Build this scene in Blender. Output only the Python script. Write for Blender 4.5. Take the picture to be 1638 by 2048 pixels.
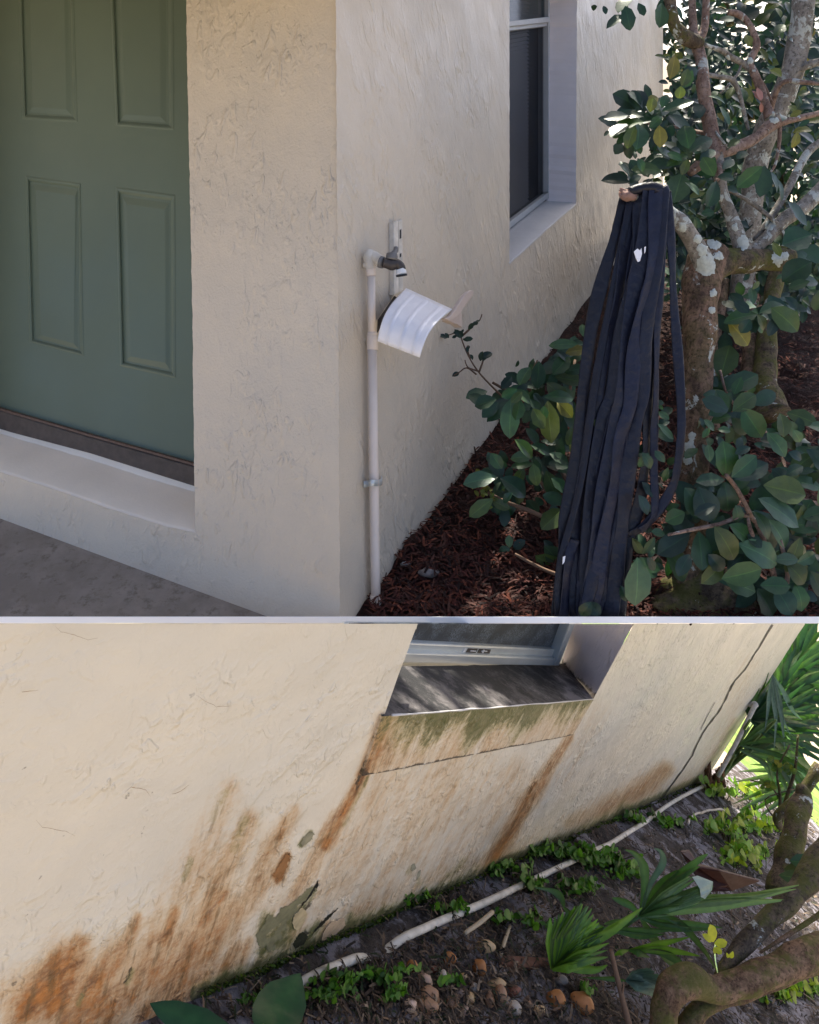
import bpy, bmesh, math, random
from mathutils import Vector as V, noise as mnoise
random.seed(11)
S = bpy.context.scene
for o in list(bpy.data.objects): bpy.data.objects.remove(o)
R, U = random.random, random.uniform

# ------------------------------------------------------------------ camera
F, CX, CY, PITCH, CZ = 1480.0, 819.0, 860.0, math.radians(26), 1.5
cam = bpy.data.cameras.new('camera'); co = bpy.data.objects.new('camera', cam); S.collection.objects.link(co)
co.location = (0, 0, CZ); co.rotation_euler = (math.pi/2-PITCH, 0, 0)
cam.sensor_width = 36; cam.lens = 36*F/2048; cam.shift_y = (CY-1024)/2048
cam.clip_start = 0.02; cam.clip_end = 2000
S.camera = co
# ------------------------------------------------------------------ sky, sun, exposure
SUN_EL, SUN_AZ = math.radians(50), math.radians(9)          # azimuth from +Y, towards +X
sd = V((math.sin(SUN_AZ)*math.cos(SUN_EL), math.cos(SUN_AZ)*math.cos(SUN_EL), math.sin(SUN_EL)))
w = bpy.data.worlds.new('World'); S.world = w; w.use_nodes = True
sky = w.node_tree.nodes.new('ShaderNodeTexSky'); sky.sky_type = 'NISHITA'; sky.sun_disc = False
sky.sun_elevation = SUN_EL; sky.sun_rotation = SUN_AZ; sky.dust_density = 3.0; sky.air_density = 0.5; sky.ozone_density = 0.2
bg = w.node_tree.nodes['Background']; bg.inputs['Strength'].default_value = 0.15
w.node_tree.links.new(sky.outputs['Color'], bg.inputs['Color'])
sl = bpy.data.lights.new('sun', 'SUN'); so = bpy.data.objects.new('sun', sl); S.collection.objects.link(so)
sl.energy = 5.0; sl.angle = math.radians(0.5); sl.color = (1, .93, .80)
so.rotation_euler = (-sd).to_track_quat('-Z', 'Y').to_euler()
S.view_settings.view_transform = 'Standard'; S.view_settings.look = 'None'; S.view_settings.gamma = 1
S.view_settings.exposure = 1.54

# ------------------------------------------------------------------ measuring: camera axes, rays, planes
AX, AU, AF = V((1,0,0)), V((0, math.sin(PITCH), math.cos(PITCH))), V((0, math.cos(PITCH), -math.sin(PITCH)))
C0 = V((0,0,CZ))
def ray(u, v): return AX*((u-CX)/F) - AU*((v-CY)/F) + AF
def at(u, v, d): return C0 + ray(u, v)*d                       # point seen at (u,v), d metres deep
class Plane:
    def __init__(s, p, n): s.p, s.n = p.copy(), n.normalized()
    def on(s, u, v, off=0.0):
        r = ray(u, v); return C0 + r*((s.p + s.n*off - C0).dot(s.n)/r.dot(s.n))
    def dist(s, p): return (p-s.p).dot(s.n)
def depth(p): return (p-C0).dot(AF)
def px(p):
    q = p-C0; d = q.dot(AF); return CX+F*q.dot(AX)/d, CY-F*q.dot(AU)/d
# upper corner house: directions of its courses
dirR, dirL = ray(1645,-40).normalized(), ray(-2920,-35).normalized()   # along side wall / along door wall
PC = at(676, 1285, 1.70)                                       # foot of the corner
GA = Plane(PC, dirR.cross(dirL)); GA.n = GA.n if GA.n.z > 0 else -GA.n
WR = Plane(PC, AU.cross(dirR)); WR.n = WR.n if WR.n.x > 0 else -WR.n
WL = Plane(PC, AU.cross(dirL)); WL.n = WL.n if WL.n.y < 0 else -WL.n
# lower stained wall
b1, b2 = ray(1750,1370), ray(-340,4300)
nB = b1.cross(b2).normalized(); nB = nB if nB.dot(AF) < 0 else -nB    # outward
kB = .5
WB = Plane(C0 - nB*kB, nB)
e1 = (WB.on(1381,1571)-WB.on(440,1974)).normalized()
mB = e1.cross(nB); mB = (mB if mB.z > 0 else -mB).normalized()
GB = Plane(WB.on(440,1974), mB)
upB = -b2.normalized()

# ------------------------------------------------------------------ mesh helpers
class MB:
    def __init__(s): s.v, s.f, s.c, s.m = [], [], [], []
    def add(s, vs, fs, col=(1,1,1), mi=0):
        o = len(s.v); s.v += [tuple(p) for p in vs]
        cs = col if isinstance(col, list) else [col]*len(vs)
        s.c += [(c[0], c[1], c[2], 1) for c in cs]
        s.f += [tuple(i+o for i in f) for f in fs]; s.m += [mi]*len(fs)
    def build(s, name, mats, parent=None, smooth=True):
        me = bpy.data.meshes.new(name); me.from_pydata(s.v, [], s.f); me.update()
        a = me.color_attributes.new('tint', 'FLOAT_COLOR', 'POINT')
        a.data.foreach_set('color', [x for c in s.c for x in c])
        if not isinstance(mats, (list, tuple)): mats = [mats]
        for m in mats: me.materials.append(m)
        me.polygons.foreach_set('material_index', s.m)
        me.polygons.foreach_set('use_smooth', [smooth]*len(me.polygons))
        o = bpy.data.objects.new(name, me); S.collection.objects.link(o)
        if parent: o.parent = parent; o.matrix_parent_inverse = parent.matrix_basis.inverted()
        return o
def tag(o, label=None, cat=None, group=None, kind=None):
    for k, x in (('label',label),('category',cat),('group',group),('kind',kind)):
        if x: o[k] = x
    return o
def thing(name, loc, label, cat, group=None):
    o = bpy.data.objects.new(name, None); S.collection.objects.link(o); o.location = loc; o.empty_display_size = .05
    return tag(o, label, cat, group)
def bevel(o, wd, seg=2):
    m = o.modifiers.new('bevel','BEVEL'); m.width = wd; m.segments = seg; m.limit_method = 'ANGLE'; m.angle_limit = math.radians(35)
    return o
def box(mb, o, a, b, c, col=(1,1,1), mi=0):                    # corner o, edge vectors a b c
    vs = [o, o+a, o+a+b, o+b, o+c, o+a+c, o+a+b+c, o+b+c]
    fs = [(0,3,2,1),(4,5,6,7),(0,1,5,4),(1,2,6,5),(2,3,7,6),(3,0,4,7)]
    if a.cross(b).dot(c) < 0: fs = [f[::-1] for f in fs]
    mb.add(vs, fs, col, mi)
def prism(mb, pts, off, col=(1,1,1), mi=0):                    # polygon extruded by off
    n = len(pts); vs = list(pts)+[p+off for p in pts]
    nr = V((0,0,0))
    for i in range(n): nr += pts[i].cross(pts[(i+1)%n])
    fs = [tuple(range(n)), tuple(range(2*n-1, n-1, -1))]+[(i, i+n, (i+1)%n+n, (i+1)%n) for i in range(n)]
    if nr.dot(off) > 0: fs = [f[::-1] for f in fs]
    mb.add(vs, fs, col, mi)
def spline(pts, n=6):
    out = []; m = len(pts)
    for i in range(m-1):
        p0, p1, p2, p3 = pts[max(i-1,0)], pts[i], pts[i+1], pts[min(i+2,m-1)]
        for k in range(n):
            t = k/n
            out.append([.5*(2*b+(c-a)*t+(2*a-5*b+4*c-d)*t*t+(3*b-a-3*c+d)*t**3) for a,b,c,d in zip(p0,p1,p2,p3)])
    out.append(list(pts[-1])); return out
def sweep(mb, P, Rr, n=8, col=(1,1,1), knob=0.0, mi=0, cap=True, fr=18):
    m = len(P); vs, fs = [], []
    t = (P[1]-P[0]).normalized(); s = t.orthogonal().normalized()
    for i in range(m):
        t = (P[min(i+1,m-1)]-P[max(i-1,0)]).normalized()
        s = (s-t*s.dot(t)).normalized(); b = t.cross(s)
        for k in range(n):
            a = 2*math.pi*k/n; d = s*math.cos(a)+b*math.sin(a); r = Rr[i]
            if knob: r *= 1+knob*mnoise.noise((P[i]+d*r)*fr)
            vs.append(P[i]+d*r)
    for i in range(m-1):
        for k in range(n):
            fs.append((i*n+k, i*n+(k+1)%n, (i+1)*n+(k+1)%n, (i+1)*n+k))
    if cap: fs += [tuple(range(n-1,-1,-1)), tuple(range((m-1)*n, m*n))]
    mb.add(vs, fs, col, mi)
def limb(mb, pts, n=10, sub=5, knob=.18, col=(1,1,1), fr=18):   # pts (u,v,depth,radius in photo pixels)
    q = spline(pts, sub)
    sweep(mb, [at(a[0],a[1],a[2]) for a in q], [max(.0008, a[3]*a[2]/F) for a in q], n, col, knob, fr=fr)
LT = [(0,.03),(.08,.30),(.22,.70),(.42,.97),(.60,1.0),(.76,.84),(.89,.52),(.96,.22),(1,.02)]
def leaf(mb, B, T, wd, nrm, col, curl=.12, fold=.18, mid=1.35, fine=False):
    ax = T-B; L = ax.length
    if L < 1e-5: return
    ax = ax/L; side = ax.cross(nrm)
    if side.length < 1e-4: side = ax.orthogonal()
    side.normalize(); up = side.cross(ax).normalized()
    if up.dot(nrm) < 0: up = -up
    vs, cs = [], []; h = wd*.5; tw = U(-.25,.25)
    cols = ((-1,1),(-.42,.96),(-.07,1.0),(0,1.75),(.07,1.0),(.42,.94),(1,.92)) if fine else ((-1,1),(0,mid),(1,.93))
    nc = len(cols)
    for t, pw in LT:
        c = B+ax*(L*t)+up*(L*curl*(4*t*(1-t)*.5 - t*t*.6))
        s2 = (side+up*(tw*(t-.5))).normalized(); wv = 1+.06*math.sin(t*17+B.x*90)
        rip = .05*math.sin(t*26+B.x*50)
        for x, k in cols:
            vs.append(c+s2*(h*pw*wv*x)+up*(h*pw*(fold*abs(x)**1.4+rip*abs(x))))
            cs.append((col[0]*k, col[1]*k, col[2]*(k if k < 1.2 else k*.8)))
    fs = [(i*nc+j,i*nc+j+1,(i+1)*nc+j+1,(i+1)*nc+j) for i in range(len(LT)-1) for j in range(nc-1)]
    mb.add(vs, fs, cs)
GREENS = [(.017,.046,.016),(.022,.056,.017),(.013,.037,.017),(.032,.064,.017),(.015,.044,.022),(.040,.060,.016)]
YELLOW = [(.12,.115,.022),(.075,.095,.022)]
def green(var=.25, pal=GREENS):
    c = random.choice(pal); k = U(1-var,1+var); return (c[0]*k*U(.9,1.15), c[1]*k, c[2]*k*U(.85,1.15))
def leaves_px(mb, lst, d, sc=1.0, ox=0, oy=0, wr=.5, dv=.03, pal=GREENS, fill=0):
    for L in lst:                                              # base u,v, tip u,v [,width ratio [,tone]]
        bu, bv, tu, tv = ox+L[0]/sc, oy+L[1]/sc, ox+L[2]/sc, oy+L[3]/sc
        k = L[4] if len(L) > 4 else wr
        dd = d+U(-dv,dv); B = at(bu,bv,dd); T = at(tu,tv,dd+U(-.018,.018))
        nr = -AF*1.0 + AU*U(.1,.7) + AX*U(-.45,.45)
        tone = L[5] if len(L) > 5 else 'g'
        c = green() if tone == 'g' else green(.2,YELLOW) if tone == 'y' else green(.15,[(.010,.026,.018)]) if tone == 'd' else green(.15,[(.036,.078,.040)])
        wd = math.hypot(tu-bu,tv-bv)*k*dd/F
        leaf(mb, B, T, wd*U(1.0,1.15), nr, c, U(.02,.20), U(.1,.3), 1.35, True)
        for _ in range(3 if fill else 0):
            if R() > fill: continue                                # a shaded leaf tucked behind
            a = math.atan2(tv-bv,tu-bu)+U(-1.5,1.5); l = math.hypot(tu-bu,tv-bv)*U(.6,1.0); d2 = dd+U(.05,.16)
            xu, xv = bu+U(-26,26), bv+U(-26,26); B = at(xu,xv,d2); T = at(xu+l*math.cos(a),min(xv+l*math.sin(a),1232),d2+U(-.03,.03))
            if xv > 1228: continue
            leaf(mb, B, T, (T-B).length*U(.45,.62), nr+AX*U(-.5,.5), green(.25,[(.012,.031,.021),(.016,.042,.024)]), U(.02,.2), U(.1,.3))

EAVE_F, EAVE_R, SHADE_CROWN_N = .95, .12, 5400  # eave overhangs and crown leaf count, set for the shade they cast
# ------------------------------------------------------------------ materials
def mat(name, base=(.5,.5,.5), rough=.6, spec=.4):
    m = bpy.data.materials.new(name); m.use_nodes = True; nt = m.node_tree; b = nt.nodes['Principled BSDF']
    b.inputs['Base Color'].default_value = (*base,1); b.inputs['Roughness'].default_value = rough
    b.inputs['Specular IOR Level'].default_value = spec
    return m, nt, b
class G:
    def __init__(s, nt): s.nt = nt; s.tc = nt.nodes.new('ShaderNodeTexCoord').outputs['Object']
    def lk(s, a, b):
        if isinstance(a, (int,float)): b.default_value = a
        elif isinstance(a, tuple): b.default_value = (*a,1) if len(a) == 3 and len(b.default_value) == 4 else a
        else: s.nt.links.new(a, b)
    def mp(s, sc=(1,1,1), rot=(0,0,0)):
        n = s.nt.nodes.new('ShaderNodeMapping'); n.inputs['Scale'].default_value = sc; n.inputs['Rotation'].default_value = rot
        s.lk(s.tc, n.inputs['Vector']); return n.outputs['Vector']
    def noise(s, scale, detail=3, rough=.5, dist=0.0, vec=None):
        n = s.nt.nodes.new('ShaderNodeTexNoise'); n.inputs['Scale'].default_value = scale; n.inputs['Detail'].default_value = detail
        n.inputs['Roughness'].default_value = rough; n.inputs['Distortion'].default_value = dist
        s.lk(vec or s.tc, n.inputs['Vector']); return n.outputs['Fac']
    def vor(s, scale, feature='F1', vec=None, rnd=1.0):
        n = s.nt.nodes.new('ShaderNodeTexVoronoi'); n.feature = feature; n.inputs['Scale'].default_value = scale
        n.inputs['Randomness'].default_value = rnd
        s.lk(vec or s.tc, n.inputs['Vector']); return n.outputs['Distance']
    def rng(s, x, a, b, c=0.0, d=1.0, smooth=True):
        n = s.nt.nodes.new('ShaderNodeMapRange'); n.interpolation_type = 'SMOOTHSTEP' if smooth else 'LINEAR'
        s.lk(x, n.inputs['Value'])
        for k, t in zip(('From Min','From Max','To Min','To Max'), (a,b,c,d)): n.inputs[k].default_value = t
        return n.outputs['Result']
    def m(s, op, a, b=0.0):
        n = s.nt.nodes.new('ShaderNodeMath'); n.operation = op; s.lk(a, n.inputs[0]); s.lk(b, n.inputs[1]); return n.outputs[0]
    def mix(s, f, a, b, blend='MIX'):
        n = s.nt.nodes.new('ShaderNodeMix'); n.data_type = 'RGBA'; n.blend_type = blend
        s.lk(f, n.inputs[0]); s.lk(a, n.inputs[6]); s.lk(b, n.inputs[7]); return n.outputs[2]
    def attr(s, name):
        n = s.nt.nodes.new('ShaderNodeAttribute'); n.attribute_name = name; return n.outputs['Color']
    def sep(s, c):
        n = s.nt.nodes.new('ShaderNodeSeparateColor'); s.lk(c, n.inputs[0]); return n.outputs
    def bump(s, h, strength, dist, b):
        n = s.nt.nodes.new('ShaderNodeBump'); n.inputs['Strength'].default_value = strength; n.inputs['Distance'].default_value = dist
        s.lk(h, n.inputs['Height']); s.nt.links.new(n.outputs[0], b.inputs['Normal'])
def simple(name, base, rough=.6, spec=.4, var=.12, scale=20, bumpd=0.0, bscale=60, tint=False, metal=0.0):
    m, nt, b = mat(name, base, rough, spec); g = G(nt); b.inputs['Metallic'].default_value = metal
    c = g.mix(g.noise(scale,4), tuple(x*(1-var) for x in base), tuple(min(1,x*(1+var)) for x in base))
    if tint: c = g.mix(1.0, c, g.attr('tint'), 'MULTIPLY')
    g.lk(c, b.inputs['Base Color'])
    g.lk(g.rng(g.noise(scale*2.3,3), .3,.7, rough*.85, min(1,rough*1.15)), b.inputs['Roughness'])
    if bumpd: g.bump(g.noise(bscale,5), .6, bumpd, b)
    return m
def stucco(name, base, stains=False, lip=17, amt=1.0, stretch=.55, fine=1.0):
    m, nt, b = mat(name, base, .42, .45); g = G(nt)
    vec = g.mp((1,1,stretch))
    area = g.rng(g.noise(4.6,3,.55,.3), .38,.64,.15,1.0)
    vec2 = g.mp((1.15,1.1,stretch*.62))
    pl = g.rng(g.noise(lip*.9,3,.5,.25,vec), .44,.60)
    dab = g.rng(g.noise(lip*2.1,2.5,.5,.5,vec2), .53,.68)
    dab2 = g.rng(g.noise(lip*4.2,2,.5,.3,vec), .56,.70)
    h = g.m('ADD', g.m('MULTIPLY', pl, g.m('MULTIPLY', area, .85)), g.m('MULTIPLY', dab, g.m('MULTIPLY', area, 1.0)))
    h = g.m('ADD', h, g.m('MULTIPLY', dab2, g.m('MULTIPLY', area, .35)))
    h = g.m('ADD', h, g.m('MULTIPLY', g.noise(170,4,.65), .30*fine))
    h = g.m('ADD', h, g.m('MULTIPLY', g.noise(24,4,.55,.2,vec), .8))
    g.bump(h, .85, .0060*amt, b)
    c = g.mix(g.rng(g.noise(3.1,4,.6), .3,.7), tuple(x*.93 for x in base), (min(1,base[0]*1.05),base[1]*1.03,base[2]*1.0))
    c = g.mix(g.m('MULTIPLY', g.rng(g.noise(60,5,.7), .60,.75), .10), c, (base[0]*.5,base[1]*.45,base[2]*.4))
    if stains:
        a = g.sep(g.attr('tint'))
        def dot(v):
            n = nt.nodes.new('ShaderNodeVectorMath'); n.operation = 'DOT_PRODUCT'; g.lk(g.tc, n.inputs[0]); n.inputs[1].default_value = v; return n.outputs['Value']
        cb = nt.nodes.new('ShaderNodeCombineXYZ'); axs = upB.cross(nB).normalized()
        g.lk(g.m('MULTIPLY', dot(axs), 1.0), cb.inputs[0]); g.lk(g.m('MULTIPLY', dot(upB), .13), cb.inputs[1])
        stk = g.noise(34,6,.68,.25,cb.outputs[0]); blot = g.noise(26,9,.72,.2); gr0 = g.noise(150,4,.65)
        nn = g.m('ADD', g.m('ADD', g.m('MULTIPLY', g.m('SUBTRACT', stk, .5), 1.5), g.m('MULTIPLY', g.m('SUBTRACT', blot, .5), 1.25)), g.m('MULTIPLY', g.m('SUBTRACT', gr0, .5), .7))
        def msk(ch, lo, hi, k=1.0):
            return g.rng(g.m('ADD', ch, g.m('MULTIPLY', g.m('MULTIPLY', nn, k), g.rng(ch, .0,.22))), lo, hi)
        c = g.mix(g.m('MULTIPLY', msk(a[0], .02,.55,.55), .60), c, (.50,.33,.16))
        c = g.mix(g.m('MULTIPLY', msk(a[0], .30,.95,.9), .70), c, g.mix(g.rng(blot,.4,.6), (.40,.20,.065), (.30,.15,.06)))
        c = g.mix(g.m('MULTIPLY', msk(a[0], .62,1.20,1.1), .85), c, g.mix(g.rng(g.noise(33,7,.75), .38,.62), (.42,.155,.028), (.13,.05,.018)))
        fd = g.noise(95,5,.7,.2,cb.outputs[0])
        c = g.mix(g.m('MULTIPLY', g.m('MULTIPLY', g.rng(fd,.50,.66), g.rng(a[0],.12,.6)), .62), c, (.12,.075,.030))
        c = g.mix(g.m('MULTIPLY', g.m('MULTIPLY', g.rng(stk,.52,.70), g.rng(a[0],.30,.8)), .45), c, (.085,.060,.022))
        gc = g.mix(g.rng(g.noise(45,6,.7), .35,.65), (.060,.075,.018), (.14,.13,.06))
        c = g.mix(g.m('MULTIPLY', msk(a[1], .12,.6,.7), .55), c, (.26,.24,.10))
        c = g.mix(g.m('MULTIPLY', msk(a[1], .42,.85, 1.2), .88), c, gc)
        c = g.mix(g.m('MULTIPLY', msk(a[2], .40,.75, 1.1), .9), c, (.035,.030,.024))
        c = g.mix(g.m('MULTIPLY', g.m('MULTIPLY', g.rng(g.noise(58,3,.6), .70,.74), g.rng(g.noise(5,2), .45,.6)), .7), c, (.10,.08,.06))
    g.lk(c, b.inputs['Base Color'])
    g.lk(g.rng(g.noise(11,3), .3,.7, .34,.52), b.inputs['Roughness'])
    return m
def bark(name, c1, c2, lichen=.5, lc=(.42,.45,.42), moss=0.0):
    m, nt, b = mat(name, c1, .9, .2); g = G(nt)
    c = g.mix(g.rng(g.noise(30,7,.72,.3,g.mp((1,1,.45))), .36,.64), c1, c2)
    c = g.mix(g.rng(g.noise(110,5,.65), .48,.66,0,.8), c, tuple(x*.45 for x in c1))
    if moss: c = g.mix(g.m('MULTIPLY', g.rng(g.noise(15,5,.7), .42,.6), moss), c, (.085,.090,.018))
    if lichen:
        lm = g.m('MULTIPLY', g.rng(g.noise(17,5,.7,.5), .66-.16*lichen,.70-.16*lichen), .9)
        c = g.mix(lm, c, g.mix(g.noise(90,3), tuple(x*.75 for x in lc), lc))
    g.lk(c, b.inputs['Base Color'])
    g.bump(g.m('ADD', g.noise(60,5,.65), g.m('MULTIPLY', g.noise(220,3), .4)), .9, .006, b)
    return m
def leafmat(name, rough=.40, trans=.10, spec=.38):
    m, nt, b = mat(name, (.04,.1,.04), rough, spec); g = G(nt)
    a = g.attr('tint')
    c = g.mix(g.rng(g.noise(45,4,.6), .3,.7), a, g.mix(1.0, a, (1.35,1.3,1.2), 'MULTIPLY'))
    g.lk(c, b.inputs['Base Color'])
    g.lk(g.rng(g.noise(30,3), .3,.7, rough*.8, rough*1.35), b.inputs['Roughness'])
    g.bump(g.noise(140,3), .25, .0015, b)
    t = nt.nodes.new('ShaderNodeBsdfTranslucent'); g.lk(g.mix(1.0, c, (1.6,2.0,.8), 'MULTIPLY'), t.inputs['Color'])
    x = nt.nodes.new('ShaderNodeMixShader'); x.inputs[0].default_value = trans
    nt.links.new(b.outputs[0], x.inputs[1]); nt.links.new(t.outputs[0], x.inputs[2])
    nt.links.new(x.outputs[0], nt.nodes['Material Output'].inputs['Surface'])
    return m
M = {}
M['wallA'] = stucco('pale_stucco_paint', (.53,.465,.372), lip=17, amt=.68, fine=1.8)
M['wallA2'] = M['wallA']
M['wallB'] = stucco('weathered_stucco_paint', (.61,.575,.495), True, lip=20, amt=.56, stretch=1.0, fine=.8)
M['step'] = simple('smooth_step_paint', (.74,.66,.555), .55, .35, .13, 7, .0008, 120)
M['sillA'] = simple('skylit_sill_grey', (.50,.49,.48), .45, .4, .06, 12, .0012, 70)  # greyer than the wall paint, its skylight tint put into the colour
M['door'] = simple('green_door_paint', (.092,.122,.088), .46, .35, .17, 2.6, .0003, 200)
M['thresh'] = simple('worn_dark_threshold', (.085,.070,.060), .75, .2, .4, 40, .001, 120)
M['strip'] = simple('brown_weatherstrip', (.11,.072,.055), .7, .3, .3, 60)
M['frameA'] = simple('grey_white_frame', (.42,.42,.41), .5, .4, .12, 30)
M['white'] = simple('white_frame_paint', (.62,.63,.63), .4, .4, .08, 30)
M['alu'] = simple('dull_aluminium', (.50,.54,.54), .38, .5, .14, 14, metal=.35)
M['pvc'] = simple('painted_plastic_pipe', (.62,.54,.47), .45, .4, .07, 25, .0004, 150)
M['pvcw'] = simple('dirty_white_plastic', (.55,.51,.44), .6, .3, .48, 38, .0008, 150)
M['hanger'] = simple('white_plastic_hanger', (.66,.66,.69), .36, .5, .05, 18)
M['bracket'] = simple('beige_plastic_bracket', (.45,.37,.32), .5, .4, .1, 30)
M['brass'] = simple('dark_weathered_metal', (.05,.042,.038), .5, .5, .4, 90, .0006, 200, metal=.4)
M['grey'] = simple('grey_cast_metal', (.14,.135,.13), .5, .5, .25, 90, metal=.3)
M['black'] = simple('black_rubber', (.02,.02,.022), .6, .3)
M['hose'] = simple('navy_black_flat_fabric', (.0050,.0066,.0185), .5, .35, .5, 30, .006, 55, tint=True)
M['leaf'] = leafmat('glossy_leaf'); M['palm'] = leafmat('palm_leaf', .42, .22); M['weed'] = leafmat('soft_weed_leaf', .55, .3, .3)
M['dryleaf'] = simple('dry_leaf', (.06,.045,.03), .8, .2, .3, 50, tint=False)
M['bark'] = bark('reddish_bark_lichen', (.15,.095,.072), (.26,.19,.155), .45)
M['barkg'] = bark('grey_bark_lichen', (.14,.125,.105), (.26,.24,.21), .8)
M['barkm'] = bark('mossy_dark_bark', (.050,.038,.028), (.14,.105,.07), .30, moss=.7)
M['barkt'] = bark('brown_trunk_bark', (.060,.040,.030), (.21,.135,.095), .40, moss=.25)
M['root'] = bark('mossy_root_bark', (.080,.046,.027), (.23,.145,.09), .0, moss=.75)
M['lichen'] = simple('pale_lichen', (.37,.40,.37), .9, .2, .3, 130, .003, 170)
M['twig'] = simple('twig_brown', (.12,.075,.05), .8, .2, .3, 60)
M['straw'] = simple('straw_stick', (.36,.29,.20), .7, .2, .25, 60)
M['litter'] = simple('litter', (1,1,1), .85, .2, .3, 80, tint=True)
M['stone'] = simple('pebble', (1,1,1), .55, .35, .38, 34, .0010, 110, tint=True)
M['dead'] = simple('maroon_dead_sheath', (.055,.018,.014), .5, .3, .35, 22, .001, 90)
M['edge'] = simple('pale_divider', (.90,.89,.86), .6, .3, .06, 12, .0008, 90)

def ground_mat(name, c1, c2, c3, s1, bd, sand=None):
    m, nt, b = mat(name, c1, .92, .2); g = G(nt)
    c = g.mix(g.rng(g.noise(s1,6,.65), .35,.65), c1, c2)
    c = g.mix(g.rng(g.noise(s1*5,5,.7), .5,.7), c, c3)
    if sand: c = g.mix(g.m('MULTIPLY', g.rng(g.noise(5.5,8,.75,.5), .48,.57), .8), c, sand)
    g.lk(c, b.inputs['Base Color'])
    g.bump(g.m('ADD', g.noise(s1*2,6,.7), g.m('MULTIPLY', g.noise(s1*12,4,.7), .5)), 1.0, bd, b)
    return m
M['mulch'] = ground_mat('red_mulch', (.022,.008,.006), (.042,.013,.008), (.012,.006,.005), 30, .02)
M['dirt'] = ground_mat('damp_dark_soil', (.048,.040,.037), (.105,.089,.082), (.018,.015,.014), 30, .012, (.33,.31,.34))
M['conc'] = ground_mat('stained_concrete', (.20,.17,.14), (.265,.23,.195), (.15,.125,.10), 7, .0025)
M['lawn'] = ground_mat('sunlit_lawn', (.10,.17,.035), (.20,.27,.07), (.06,.11,.02), 3, .02)
M['field'] = ground_mat('pale_bounce_ground', (.31,.26,.19), (.36,.30,.23), (.26,.225,.155), .6, .01)

def glass(name, base, alpha, rough, grain=0.0):
    m, nt, b = mat(name, base, rough, .5); b.inputs['Alpha'].default_value = alpha; b.inputs['Specular IOR Level'].default_value = .25
    if grain:
        g = G(nt); c = g.mix(g.rng(g.noise(grain,3,.8), .4,.62), tuple(x*.55 for x in base), tuple(x*2.6 for x in base))
        g.lk(g.mix(g.rng(g.noise(14,4,.6), .4,.6), c, tuple(x*.7 for x in base)), b.inputs['Base Color']); g.bump(g.noise(grain,2), .5, .001, b)
    return m
M['paneA'] = glass('dark_insect_screen', (.006,.007,.010), .42, .5)
M['reveal'] = simple('light_lifted_reveal', (.80,.72,.70), .5, .4, .06, 14, .0012, 60)  # wall paint made paler, brightening the dim reveal by colour
M['leafd'] = leafmat('dull_dark_leaf', .65, .04, .12)
M['pane2'] = glass('upper_window_glass', (.03,.045,.05), .6, .12)
M['paneB'] = glass('grimy_insect_screen', (.050,.062,.075), .96, .45, 240)
M['blind'] = simple('grey_blind_slat', (.55,.53,.55), .5, .4)
M['room'] = simple('unlit_room', (.02,.02,.022), .9, .1)

def rough_line(pts, step=9, amp=1.0, loop=False, sd_=3.1):
    out = []; n = len(pts)
    for i in range(n if loop else n-1):
        a, b = pts[i], pts[(i+1)%n]; L = math.hypot(b[0]-a[0], b[1]-a[1]); k = max(1, int(L/step))
        nx, ny = (b[1]-a[1])/max(L,1e-6), -(b[0]-a[0])/max(L,1e-6)
        for j in range(k):
            t = j/k; x, y = a[0]+(b[0]-a[0])*t, a[1]+(b[1]-a[1])*t
            q = amp*(mnoise.noise((x*.045,y*.045,sd_))*1.1+mnoise.noise((x*.13,y*.13,sd_+7))*.7) if j else 0
            out.append((x+nx*q, y+ny*q))
    if not loop: out.append(pts[-1])
    return out
# ================================================================== UPPER PLACE: ground, slab, house corner
def gA(u, v, off=0.0): return GA.on(u, v, off)
# ground: patio slab left of the corner and mulch right of it, both ending in a straight edge above the lower wall
foot_l = [WL.on(u, 0) for u in (0,)]                            # (unused rays keep the planes warm)
def on_line(P1, P2, u):                                         # pixel row on the meeting line of two planes
    lo, hi = -3000.0, 6000.0
    d = P1.n.cross(P2.n)
    # point on both planes nearest the corner foot is PC itself: walk along d until it is seen in column u
    k = (u-CX)/F; q = PC-C0
    t = (k*q.dot(AF)-q.dot(AX))/(d.dot(AX)-k*d.dot(AF))
    return PC+d*t
mb = MB()
lp = [on_line(WL, GA, u) for u in (-160, 20, 200, 400, 560, 640)]
fr = [gA(u, 1241) for u in (640, 300, -160)]
poly = lp+[gA(655,1262), gA(640,1262)][:1]+[gA(655,1241)]+fr[1:]
prism(mb, [p for p in poly], -GA.n*.09)
o = mb.build('patio', M['conc'], smooth=False); tag(o, kind='structure')
# mulch bed: a fine sheet with bumps
mb = MB(); vs = []; fs = []
nu, nv = 70, 56
for j in range(nv+1):
    v = 1240-(1240-470)*(j/nv)**.8
    for i in range(nu+1):
        u = 690+(1730-690)*i/nu
        p = gA(u, v); h = .022*mnoise.noise(p*7)+.014*mnoise.noise(p*19)
        edge = min(1.0, max(0.0, (1240-v)/40)); vs.append(p+GA.n*(h*edge+.004))
for j in range(nv):
    for i in range(nu):
        a = j*(nu+1)+i; fs.append((a,a+1,a+nu+2,a+nu+1))
mb.add(vs, fs); o = mb.build('mulch_bed', M['mulch']); tag(o, kind='structure')
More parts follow.
